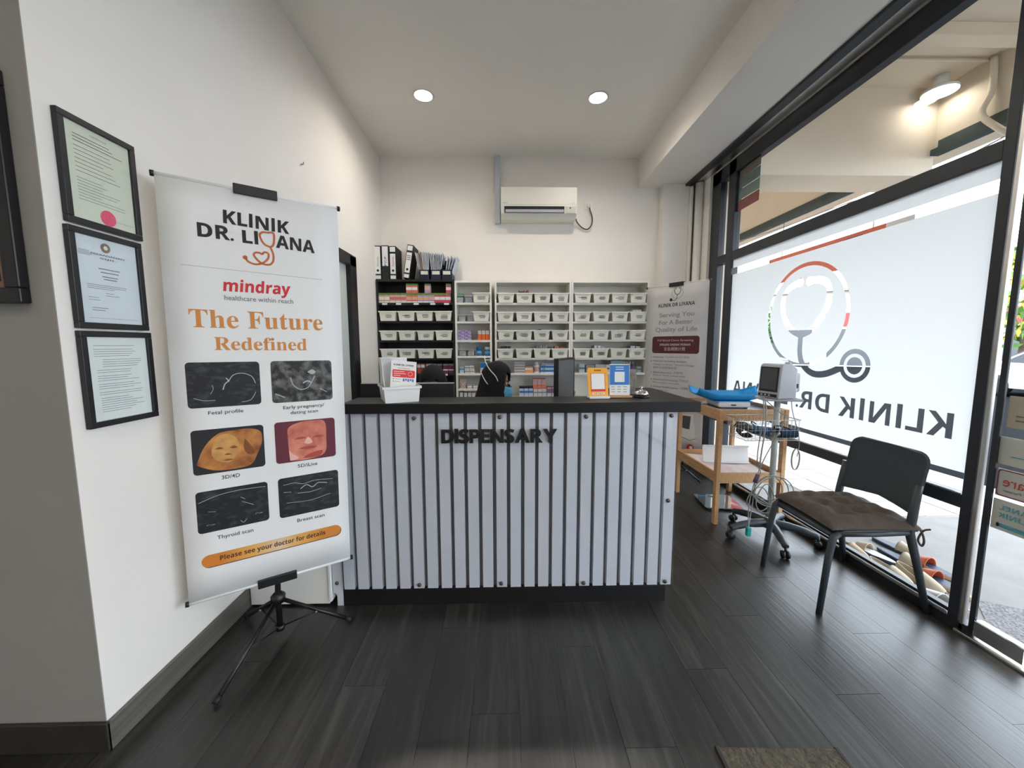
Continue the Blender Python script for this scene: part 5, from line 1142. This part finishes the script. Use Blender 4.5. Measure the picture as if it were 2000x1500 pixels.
for k in range(3): pack('medicine_box', 'medicine pack', 'pink-lilac box stacked above the orange-topped boxes', c7(545+k*46), c7(588+k*46), shl+.1215, .10, G('rosebox', (.52, .36, .38)), 'pink-lilac boxes', .07, YF+.03, [(.1, .3, G('orangebox', (.80, .15, .03)))], (.94, G('crimson', (.66, .08, .15))))
for k in range(3): pack('medicine_box', 'medicine pack', 'white box with a plum patch and dark top on the lowest visible shelf', c7(697+k*52), c7(744+k*52), shl, .128, G('whitelilac', (.60, .58, .62)), 'white boxes with plum patches', .07, YF+.03, [(.45, .85, G('plum', (.20, .10, .20)))], (.93, M_maroon))
for k in range(4): pack('medicine_box', 'medicine pack', 'grey-green carton on the lowest visible shelf beside the plum boxes', c7(852+k*38), c7(887+k*38), shl, .115-.014*k, G('sage', (.36, .37, .32)), 'grey-green cartons', .07, YF+.03)
for k, (a, b, h_, cn, mm) in enumerate(((1040, 1100, .10, 'white and blue', G('bluewhite', (.55, .66, .74))), (1115, 1205, .085, 'grey-green', G('sage', (.36, .37, .32))), (1212, 1318, .092, 'pale grey', G('greywhite', (.62, .58, .57))), (1322, 1375, .09, 'white', G('white', (.72, .71, .68))), (1380, 1495, .135, 'teal and brown', G('tealbox', (.16, .38, .42))), (1660, 1705, .07, 'pale blue', G('paleblue', (.45, .58, .64))))):
    pack('medicine_box', 'medicine pack', f'{cn} box on the shelf under the bins beside the banner', c7(a), c7(b), WSH[4], h_, mm, 'boxes behind the payment cards', .08, YF+.05, [(.1, .35, G('brown', (.22, .10, .07)))] if 'teal' in cn else [(.4, .6, M_inkgrey)])
for k in range(4):
    t = thing('purple_vial', 'slim purple vial on the shelf behind the blue payment card', 'vial', (c7(1515+k*33), YF+.06, WSH[4]), 0, 'purple vials'); MB().lathe([(.013, 0), (.014, .004), (.014, .085), (.008, .095), (.008, .12), (0, .12)], 12).build('body', mat('vial_purple', (.14, .05, .30), .35), t); MB().lathe([(.0095, .096), (.0095, .122), (0, .122)], 12).build('cap', M_greyplastic, t)

# ================================================================ PEOPLE
def skin_mesh(name, nodes, edges, m_, parent, root=0, sub=2):
    me = bpy.data.meshes.new(name); bm = bmesh.new(); sl = bm.verts.layers.skin.verify(); vs = []
    for i, (co, r_) in enumerate(nodes):
        v = bm.verts.new(co); v[sl].radius = r_ if isinstance(r_, tuple) else (r_, r_); v[sl].use_root = (i == root); vs.append(v)
    for a, b in edges: bm.edges.new((vs[a], vs[b]))
    bm.to_mesh(me); bm.free(); o = bpy.data.objects.new(name, me); col.objects.link(o); me.materials.append(m_); o.parent = parent
    o.modifiers.new('skin', 'SKIN').use_smooth_shade = True; sd = o.modifiers.new('sub', 'SUBSURF'); sd.levels = sub; sd.render_levels = sub
    return o
def person(label, loc, rz, lean, head_pitch, mask, seat_z, seed, head_drop=0):
    # local frame: facing -y, seated; hips over the origin
    t = thing('person', label, 'person', loc, rz); s = seat_z
    nk = Vector((0, -lean*.46, s+.50-head_drop*.5)); hd = nk+Vector((0, -.03-lean*.10, .10-head_drop*.3))
    nodes = [((0, 0, s+.10), .115), ((0, -lean*.18, s+.25), .105), ((0, -lean*.36, s+.40), .115), (tuple(nk), .048), (tuple(hd+Vector((0, .012, .0))), (.070, .072)), (tuple(hd+Vector((0, .018, .075))), (.066, .078)), (tuple(hd+Vector((0, .012, .115))), (.04, .05))]
    edges = [(0, 1), (1, 2), (2, 3), (3, 4), (4, 5), (5, 6)]
    for sx in (-1, 1):
        b = len(nodes); sh = Vector((sx*.165, -lean*.36, s+.43)); el = Vector((sx*.20, -lean*.36-.10, s+.20)); wr = Vector((sx*.11, -lean*.36-.32, s+.235))
        nodes += [(tuple(sh), .05), (tuple(el), .038), (tuple(wr), .026), (tuple(wr+Vector((-sx*.015, -.055, -.008))), (.034, .018))]; edges += [(2, b), (b, b+1), (b+1, b+2), (b+2, b+3)]
        pb = b+3; c = wr+Vector((-sx*.015, -.055, -.008))
        for q in range(4):
            off = (q-1.5)*.017; ln = (.07, .08, .075, .06)[q]; k = len(nodes); nodes += [(tuple(c+Vector((off, -.045, -.004))), .0085), (tuple(c+Vector((off*1.1, -.045-ln*.55, -.016))), .008), (tuple(c+Vector((off*1.1, -.045-ln*.85, -.030))), .007)]; edges += [(pb, k), (k, k+1), (k+1, k+2)]
        k = len(nodes); nodes += [(tuple(c+Vector((-sx*.035, -.012, -.006))), .0095), (tuple(c+Vector((-sx*.05, -.04, -.014))), .008)]; edges += [(pb, k), (k, k+1)]
        b = len(nodes); nodes += [((sx*.09, -.03, s+.075), .082), ((sx*.10, -.42, s+.065), .058), ((sx*.10, -.43, .10), .038), ((sx*.10, -.52, .045), .035)]; edges += [(0, b), (b, b+1), (b+1, b+2), (b+2, b+3)]
    skin_mesh('body', nodes, edges, M_skin, t)
    # clothes: robe over trunk, arms and legs
    n2 = [(n[0], (n[1]+.022 if not isinstance(n[1], tuple) else n[1])) for n in nodes[:3]]; e2 = [(0, 1), (1, 2)]
    for sx in (-1, 1):
        b = len(n2); sh = Vector((sx*.165, -lean*.36, s+.43)); el = Vector((sx*.20, -lean*.36-.10, s+.20)); wr = Vector((sx*.115, -lean*.36-.29, s+.232))
        n2 += [(tuple(sh), .068), (tuple(el), .056), (tuple(wr), .042)]; e2 += [(2, b), (b, b+1), (b+1, b+2)]
        b = len(n2); n2 += [((sx*.09, -.03, s+.075), .10), ((sx*.10, -.42, s+.065), .078), ((sx*.10, -.43, .13), .07)]; e2 += [(0, b), (b, b+1), (b+1, b+2)]
    skin_mesh('robe', n2, e2, M_hijab, t)
    # headscarf: closed cap over the skull with a face opening, draping to the shoulders
    HP = Matrix.Translation(hd+Vector((0, .01, .04))) @ Matrix.Rotation(head_pitch, 4, 'X')
    def hs(u, v):
        th = math.pi*2*u; ph = v
        rr = math.sin(min(ph, .62)*math.pi*.80); z = .125*math.cos(min(ph, .62)*math.pi*.80)
        x_, y_ = .098*rr*math.sin(th), .112*rr*math.cos(th)
        if v <= .62: return HP @ Vector((x_, y_+.012, z+.012))
        k = (v-.62)/.38; top = HP @ Vector((x_, y_+.012, z+.012)); low = Vector((.235*math.sin(th)*1.0, -lean*.33+.17*math.cos(th), s+.36))
        sm_ = k*k*(3-2*k); p = top.lerp(low, k); inw = 1-.16*math.sin(math.pi*k); c = Vector((0, (nk.y+hd.y)/2, p.z)); return Vector((c.x+(p.x-c.x)*inw, c.y+(p.y-c.y)*inw, p.z))
    mb = MB(); NU, NV = 36, 28
    vs = [hs(i/NU, j/NV) for j in range(NV+1) for i in range(NU)]; fs = []
    for j in range(NV):
        for i in range(NU):
            th = 2*math.pi*(i+.5)/NU; front = abs(((th-math.pi+math.pi) % (2*math.pi))-math.pi) < .62; v = (j+.5)/NV
            if front and .36 < v < .66: continue
            fs.append((j*NU+i, j*NU+(i+1) % NU, (j+1)*NU+(i+1) % NU, (j+1)*NU+i))
    mb.add(vs, fs, True); mb.build('headscarf', M_hijab, t, solid=.006)
    # face relief
    fc = MB(); fc.grid(lambda u, v: HP @ Vector((.074*math.sin((u-.5)*2.6), -.088*math.cos((u-.5)*2.6)*math.cos((v-.45)*1.5)-.006*math.exp(-((u-.5)/.06)**2-((v-.42)/.12)**2)*2.2+.004, -.095+.16*v)), 24, 20); fc.build('face', M_skin, t)
    for sx in (-1, 1):
        MB().lathe([(0, .003), (.010, .001), (.0125, -.002)], 12, HP @ Matrix.Translation((sx*.030, -.083, .012)) @ Mx).build('eye', M_whitebright, t); MB().lathe([(0, .0045), (.005, .003)], 10, HP @ Matrix.Translation((sx*.030, -.084, .012)) @ Mx).build('iris', M_black, t)
        MB().tube([HP @ Vector((sx*.014, -.0885, .032)), HP @ Vector((sx*.032, -.086, .036)), HP @ Vector((sx*.046, -.078, .032))], .0028, 6).build('eyebrow', M_black, t)
    MB().tube([HP @ Vector((-.022, -.083, -.055)), HP @ Vector((0, -.0885, -.053)), HP @ Vector((.022, -.083, -.055))], .004, 6).build('lips', mat('lips', (.30, .09, .08), .5), t)
    if mask:
        mk = MB(); mk.grid(lambda u, v: HP @ Vector((.082*math.sin((u-.5)*2.4), -(.118+.026*math.sin(math.pi*v))*math.cos((u-.5)*2.4)+.002*math.sin(v*18), -.108+.105*v)), 20, 12); mk.build('face_mask', M_maskblue, t, solid=.002)
        for sx in (-1, 1):
            for z0, z1 in ((-.006, .105), (-.10, .02)): MB().tube(smooth_path([HP @ Vector((sx*.078, -.045, z0)), HP @ Vector((sx*.104, -.01, z0+.02+(z1-z0)*.25)), HP @ Vector((sx*.104, .055, z0+(z1-z0)*.72)), HP @ Vector((sx*.055, .118, z1)), HP @ Vector((0, .130, z1+.0))], 6), .0032, 6).build('mask_strap', M_strap, t)
        MB().tube(smooth_path([HP @ Vector((-.02, .132, .105)), HP @ Vector((0, .15, .125)), HP @ Vector((.03, .145, .11))], 5), .004, 6).build('mask_knot', M_strap, t)
        cl = MB(); cl.grid(lambda u, v: Vector((-.11+.10*u, nk.y-.20-.02*math.sin(u*3)+.03*v, s+.42-.10*v+.02*math.sin(u*5))), 8, 5); cl.build('collar', M_pinkcloth, t, solid=.01)
    return t
def stool(x, y, h, label):
    t = thing('stool', label, 'stool', (x, y, 0)); MB().lathe([(0, h), (.17, h), (.18, h-.02), (.17, h-.06), (0, h-.06)], 28).build('seat', M_blackmatte, t)
    MB().tube([(0, 0, .06), (0, 0, h-.06)], .025, 12).build('column', M_chrome, t)
    for k in range(5):
        a = 2*math.pi*k/5; MB().tube([(0, 0, .08), (.165*math.cos(a), .165*math.sin(a), .05)], [.022, .016], 8).build('leg', M_black, t); MB().lathe([(0, -.012), (.022, -.012), (.022, .012), (0, .012)], 12, Matrix.Translation((.165*math.cos(a), .165*math.sin(a), .022)) @ Mx).build('caster', M_black, t)
person('person in a black headscarf and blue face mask bending over behind the counter', (-.20, 2.80, 0), R(74), .24, R(22), True, .52, 1, .02)
person('person in a black headscarf looking down behind the black monitor', (-.535, 2.98, 0), R(0), .16, R(38), False, .50, 2, .03)
stool(-.20, 2.80, .485, 'black stool under the person wearing the face mask'); stool(-.535, 2.98, .465, 'black stool behind the black monitor')
# ================================================================ TROLLEY TABLE
TX0, TX1, TY0, TY1 = 1.632, 2.168, 2.818, 3.515
t = thing('trolley_table', 'beech two-tier changing table by the shop window', 'table', (TX0, TY0, 0)); W_, D_ = TX1-TX0, TY1-TY0
for x_ in (0, W_-.032):
    for y_ in (0, D_-.042): MB().box(x_, x_+.032, y_, y_+.042, 0, .905).build('leg', M_wood, t, .003)
for z0, z1 in ((.822, .905), (.330, .412)):
    MB().box(.032, W_-.032, .004, .022, z0, z1).build('end_rail', M_wood, t, .002); MB().box(.032, W_-.032, D_-.022, D_-.004, z0, z1).build('end_rail', M_wood, t, .002)
    MB().box(.004, .022, .042, D_-.042, z0, z1).build('side_rail', M_wood, t, .002); MB().box(W_-.022, W_-.004, .042, D_-.042, z0, z1).build('side_rail', M_wood, t, .002)
MB().box(.022, W_-.022, .022, D_-.022, .868, .878).build('top_board', mat('grey_gloss_board', (.42, .43, .43), .15), t); MB().box(.022, W_-.022, .022, D_-.022, .350, .360).build('lower_board', M_wood, t)
TZ1, TZ0 = .878, .360
t = thing('changing_mat', 'pale pink patterned cloth on the lower board of the beech table', 'cloth', ((TX0+TX1)/2, (TY0+TY1)/2, TZ0+.001))
MB().grid(lambda u, v: ((u-.5)*(W_-.07), (v-.5)*(D_-.07), .010+.006*math.sin(u*9+v*4)*math.sin(v*11)), 18, 22).build('cloth', mat('pink_cloth', (.72, .55, .52), .85, c2=(.80, .70, .68), nscale=12), t, solid=.006)
t = thing('white_tray', 'white plastic tray propped on the pink cloth', 'tray', (1.93, 3.20, TZ0+.020), R(-8))
Mt = Matrix.Rotation(R(-14), 4, 'X'); MB().box(-.19, .19, 0, .012, 0, .145, Mt).build('panel', M_whitebright, t, .004); MB().box(-.19, .19, -.018, .0, .130, .145, Mt).build('lip', M_whitebright, t, .004); MB().box(-.19, .19, -.03, .03, -.002, .006).build('foot', M_whitebright, t, .002)
# baby scale
t = thing('baby_scale', 'bright blue baby scale tray on a white base on the beech table', 'baby scale', (1.895, 3.17, TZ1+.001), R(-6))
MB().box(-.125, .125, -.13, .13, .006, .052).build('base', M_whitebright, t, .012, ); MB().box(-.03, .01, -.1315, -.129, .022, .032).build('display', M_black, t)
for x_ in (-.1, .1):
    for y_ in (-.1, .1): MB().lathe([(.015, 0), (.015, .007)], 12, Matrix.Translation((x_, y_, 0))).build('foot', M_black, t)
def tray(u, v):
    x_ = (u-.5)*.56; y_ = (v-.5)*.30; e = abs(u-.5)*2; w = 1-.25*max(0, e-.6)/.4
    z = .060+.050*max(0, (e-.45)/.55)**1.4+.055*(abs(v-.5)*2)**4; return (x_, y_*w, z)
MB().grid(tray, 30, 16).build('tray', M_blue, t, solid=.012); MB().box(-.15, .15, -.11, .11, .050, .0575).build('tray_rib', M_blue, t, .004)
# glass bathroom scale on the floor
t = thing('bathroom_scale', 'clear glass bathroom scale on the floor under the beech table', 'scale', (1.882, 3.208, 0), R(-7))
m = MB(); m.prism(rrect(-.155, .155, -.15, .15, .02), .016, .024, Matrix.Rotation(R(-90), 4, 'X') @ Matrix.Scale(-1, 4, (0, 0, 1)) if False else Matrix(((1, 0, 0, 0), (0, 0, 1, 0), (0, 1, 0, 0), (0, 0, 0, 1)))); m.build('glass_plate', mat('mirror_glass', (.55, .62, .60), .04, metal=.85), t)
for x_ in (-.11, .11):
    for y_ in (-.1, .1): MB().lathe([(.022, 0), (.022, .016)], 14, Matrix.Translation((x_, y_, 0))).build('foot', M_whitebright, t)
MB().box(-.045, .045, .08, .12, .024, .0255).build('display', M_screengrey, t); MB().box(-.12, -.06, .105, .125, .024, .0252).build('emblem', M_payblue, t)
# ================================================================ VITAL SIGNS STAND
SX, SY = 1.918, 2.612
t = thing('vitals_stand', 'vital signs monitor on a grey pole with five black castered feet', 'monitor stand', (SX, SY, 0))
for k in range(5):
    a = R(182+72*k); dx, dy = math.cos(a), math.sin(a)
    lg = MB().tube(smooth_path([(dx*.02, dy*.02, .112), (dx*.14, dy*.14, .112), (dx*.24, dy*.24, .094), (dx*.285, dy*.285, .08)], 4), [.030]*4+[.026]*4+[.022]*4+[.019], 10).build('leg', M_chair, t)
    cs = MB(); 
    for s_ in (-1, 1): cs.lathe([(0, -.009), (.024, -.009), (.026, 0), (.024, .009), (0, .009)], 16, Matrix.Translation((dx*.285-dy*.014*s_, dy*.285+dx*.014*s_, .027)) @ Matrix.Rotation(a, 4, 'Z') @ Mx)
    cs.tube([(dx*.285, dy*.285, .03), (dx*.285, dy*.285, .08)], .008, 8); cs.build('caster', M_black, lg)
MB().lathe([(.05, .085), (.055, .10), (.045, .135), (.028, .15), (.022, .17)], 24).build('hub', M_chair, t); MB().lathe([(.03, .148), (.03, .158), (.02, .160)], 20).build('hub_collar', M_chrome, t)
MB().tube([(0, 0, .14), (0, 0, 1.015)], .0195, 16).build('pole', M_pole, t)
MB().box(-.12, .12, -.085, .085, 1.012, 1.028, Matrix.Rotation(R(-12), 4, 'Z')).build('mounting_plate', M_greyplastic, t, .005)
# monitor body (screen faces the trolley side)
Mm = Matrix.Translation((.012, .0, 1.03)) @ Matrix.Rotation(R(-78), 4, 'Z')
pr = [(-.105, 0), (.045, 0), (.045, .20), (.0, .235), (-.075, .235), (-.092, .22)]     # (local depth, z)
b = MB(); nv = len(pr); b.add([Mm @ Vector((-.085, y_, z_)) for y_, z_ in pr]+[Mm @ Vector((.085, y_, z_)) for y_, z_ in pr], [tuple(range(nv)), tuple(range(2*nv-1, nv-1, -1))]+[(i, i+nv, (i+1) % nv+nv, (i+1) % nv) for i in range(nv)]); b.build('monitor_body', M_greyplastic, t, .008)
Msn = Mm @ Matrix.Translation((0, -.1055, .0)) @ Matrix.Rotation(R(-3.4), 4, 'X')
MB().box(-.072, .072, -.003, .006, .045, .215, Msn).build('screen_bezel', M_screen, t, .003); MB().box(-.060, .060, -.0045, .0, .060, .205, Msn).build('screen', M_screengrey, t); MB().box(-.07, .07, -.006, .002, .012, .030, Msn).build('key_strip', M_screen, t)
for k in range(3): MB().box(-.05+.03*k, -.035+.03*k, -.008, -.005, .016, .026, Msn).build('key', M_greyplastic, t)
b = MB(); b.box(-.035, .035, .05, .135, .035, .17, Mm); b.build('printer_housing', M_greyplastic, t, .012); MB().box(.0352, .037, .07, .115, .065, .095, Mm).build('socket_panel', M_screen, t); MB().box(.0352, .0365, .075, .105, .045, .06, Mm).build('rating_plate', M_paper, t)
MB().box(-.02, .02, .046, .062, .17, .245, Mm).build('handle', M_pole, t, .004); MB().box(.015, .035, .046, .058, .06, .15, Mm).build('vent_slot', M_screen, t)
# wire basket
BX0, BX1, BY0, BY1, BZ0, BZ1 = -.29, .10, -.06, .16, .745, .885
bk = thing('wire_basket', 'silver wire basket hung on the grey monitor pole', 'basket', (SX, SY-.04, 0)); i_ = 0
def loop(z, k=1): return [(BX0*k, BY0, z), (BX1, BY0, z), (BX1, BY1, z), (BX0*k, BY1, z)]
for z in (BZ0, (BZ0+BZ1)/2, BZ1): MB().tube(loop(z, 1 if z == BZ1 else .95), .0028 if z == BZ1 else .0016, 6, close=True).build('hoop_wire', M_wire, bk)
for k in range(14):
    x_ = BX0*.95+(BX1-BX0*.95)*(k+.5)/14; MB().tube([(x_, BY0, BZ1), (x_, BY0, BZ0), (x_, BY1, BZ0), (x_, BY1, BZ1)], .0013, 5).build('cross_wire', M_wire, bk)
for k in range(7):
    y_ = BY0+(BY1-BY0)*(k+.5)/7
    if abs(y_-.04) < .02: continue
    MB().tube([(BX0*.97, y_, BZ1), (BX0*.95, y_, BZ0), (BX1, y_, BZ0), (BX1, y_, BZ1)], .0013, 5).build('long_wire', M_wire, bk)
MB().tube([(0, .04, .80), (0, .04, .83)], .026, 14).build('clamp', M_pole, bk)
def cuff(x_, y_, z_, rot, label, m_, k=1):
    t = thing('blood_pressure_cuff', label, 'cuff', (SX+x_, SY-.04+y_, z_)); Mr = Euler(rot).to_matrix().to_4x4()
    MB().grid(lambda u, v: Mr @ Vector((.052*k*math.cos(u*5.3)*(1-.12*u), (v-.5)*.12, .030*math.sin(u*5.3)*(1-.12*u)+.03)), 24, 6).build('wrap', m_, t, solid=.008)
    MB().tube(smooth_path([Mr @ Vector(q) for q in ((.04, .05, .05), (.02, .075, .075), (-.03, .06, .085), (-.07, .02, .07))], 5), .004, 6).build('hose', M_blackmatte, t)
M_cuffb = mat('cuff_blue', (.03, .13, .30), .7, noise=.3, nscale=20)
cuff(-.085, .06, BZ0+.012, (0, R(12), R(40)), 'mid-blue folded blood pressure cuff in the wire basket', M_cuffb)
cuff(-.205, .04, BZ0+.012, (R(0), R(-10), R(-20)), 'black folded blood pressure cuff at the end of the wire basket', M_blackmatte); 
cuff(.035, -.022, BZ0+.012, (0, 0, R(88)), 'navy blood pressure cuff beside the pole in the wire basket', M_navy, .6)
# cables
cb = thing('sensor_cables', 'grey sensor cables looping down from the vital signs monitor', 'cable', (SX, SY, 0))
def cable(pts, r_=.0032, m_=M_cable): return MB().tube(smooth_path(pts, 8), r_, 7).build('cable', m_, cb)
fy = -.16
cable([(-.135, -.03, 1.045), (-.18, -.12, 1.0), (-.205, fy, .90), (-.225, fy, .72), (-.225, fy, .60), (-.20, fy, .545), (-.235, fy, .50)])
cable([(-.135, -.05, 1.045), (-.17, -.13, .98), (-.20, fy-.02, .86), (-.215, fy-.02, .70), (-.222, fy-.02, .60)], .0045)
cable([(-.135, -.01, 1.045), (-.07, -.11, .95), (-.06, fy, .90), (-.17, fy, .66), (-.21, fy, .56), (-.23, fy, .50)])
for k, (cx_, cz_, rx_, rz_, d_) in enumerate(((-.12, .42, .12, .10, 0), (-.13, .43, .095, .085, .012), (-.105, .41, .135, .105, -.01), (-.19, .35, .075, .085, .02), (-.17, .37, .06, .10, -.02))):
    MB().tube([(cx_+rx_*math.cos(a_*math.pi/12), fy+d_+.012*math.sin(a_*math.pi/6), cz_+rz_*math.sin(a_*math.pi/12)) for a_ in range(24)], .0036, 7, close=True).build('cable_coil', M_cable, cb)
MB().tube([(-.235, fy, .475), (-.215, fy, .53)], .014, 10).build('cable_tie', mat('tie_violet', (.10, .07, .16), .6), cb)
cable([(-.235, fy, .49), (-.26, fy, .36), (-.265, fy, .26), (-.262, fy-.005, .165)]); cable([(-.23, fy, .49), (-.24, fy, .34), (-.25, fy, .24), (-.258, fy, .165)])
sc_ = MB().box(-.275, -.245, fy-.016, fy+.010, .10, .165); sc_.build('finger_clip', M_teal, cb, .006)
cable([(.10, .01, 1.10), (.085, -.03, .95), (.10, -.08, .80), (.13, -.06, .70), (.12, -.06, .62)], .0026); 
for k in range(3): MB().tube([(.115+.028*math.cos(a_*math.pi/8+k), -.06+.004*k, .60+.075*math.sin(a_*math.pi/8+k)) for a_ in range(16)], .0024, 6, close=True).build('cable_coil', mat('cable_cream', (.55, .52, .45), .5), cb)
# ================================================================ CHAIR
ch = thing('chair', 'slate grey plastic chair facing away from the shop window', 'chair', (1.92, 2.05, 0))
for y_ in (-.222, .212):
    s_ = -1 if y_ < 0 else 1
    MB().tube([(-.28, y_, 0), (-.252, y_*.98, .30), (-.232, y_*.96, .408), (-.205, y_*.955, .432)], [.0145, .0165, .018, .018], 12).build('front_leg', M_chair, ch)
    yb_ = -.235 if y_ < 0 else .255
    MB().tube([(.28, yb_, 0), (.225, yb_*.92, .25), (.175, yb_*.88, .43), (.185, yb_*.87, .52), (.205, yb_*.86, .68)], [.0155, .018, .020, .020, .016], 12).build('back_leg', M_chair, ch)
    MB().tube([(-.21, y_*.955, .430), (0, y_*.95, .426), (.178, yb_*.88, .43)], .016, 10).build('side_rail', M_chair, ch)
def seat(u, v): x_ = -.225+.43*u; y_ = (v-.5)*.44; return (x_, y_, .444-.012*math.sin(math.pi*u)*math.sin(math.pi*v)-.035*max(0, (.12-u)/.12)**2)
MB().grid(seat, 18, 14).build('seat', M_chair, ch, solid=.010)
MB().tube([(-.222, -.205, .415), (-.222, .205, .415)], .015, 10).build('front_rail', M_chair, ch)
for y_ in (-.05, .08): MB().box(-.19, -.15, y_-.015, y_+.015, .405, .420).build('seat_lug', M_chair, ch)
def backr(u, v):
    y_ = (u-.5)*.43; z = .545+.295*v; bow = .045*math.cos((u-.5)*2.4); zz = z+(.02*abs(u-.5)*2)**1.0*(1-v)*-1.6
    v2 = 1-(1-v)**1.6; z = .545+.295*v2; zz = z-.025*abs(u-.5)*2*(1-v2); r_ = .05; hf = .215; dz = z-(.84-r_)
    if dz > 0: hf = .215-r_+math.sqrt(max(0, r_*r_-dz*dz))
    y_ = (u-.5)*2*hf; v = v2
    return (.165+bow+.055*v, y_, zz)
bb = MB(); bb.grid(backr, 20, 14); bo = bb.build('backrest', M_chair, ch, solid=.016); 
md = bo.modifiers.new('bevel', 'BEVEL'); md.width = .005; md.segments = 2
# cushion with tufts
cu = thing('seat_cushion', 'brown tufted seat cushion tied to the slate grey chair', 'cushion', (1.915, 2.05, .4465), R(-2))
tufts = [(a, b) for a in (-.11, 0, .11) for b in (-.11, 0, .11)]
def cush(u, v, top):
    a, b = (u-.5)*2, (v-.5)*2; x_, y_ = a*.222, b*.218
    ed = (max(0, 1-abs(a)**3.2)*max(0, 1-abs(b)**3.2))**.45; d = sum(.024*math.exp(-((x_-p)**2+(y_-q)**2)/.0011) for p, q in tufts)
    cr = .0035*math.sin(x_*60+y_*25)*ed+.003*math.sin(y_*70-x_*18)*ed
    flare = 1+.05*(abs(a)*abs(b))**2
    return (x_*flare, y_*flare, .006+((.068*ed-d*1.5*ed+cr*1.4) if top else 0))
mb = MB(); mb.grid(lambda u, v: cush(u, v, True), 44, 44); mb.grid(lambda u, v: cush(u, v, False), 12, 12); mb.build('pad', M_cushion, cu)
for p, q in tufts: MB().lathe([(.006, 0), (.005, .003), (0, .004)], 10, Matrix.Translation((p, q, .036))).build('tuft_button', M_cushion, cu)
for y_ in (-.20, .215): MB().tube(smooth_path([(.19, y_, .012), (.225, y_*1.08, .0), (.24, y_*1.12, -.05), (.235, y_*1.10, -.08), (.222, y_*1.06, -.05), (.235, y_*1.1, -.0), (.262, y_*1.14, .012)], 5), .005, 6).build('tie', M_cushion, cu)
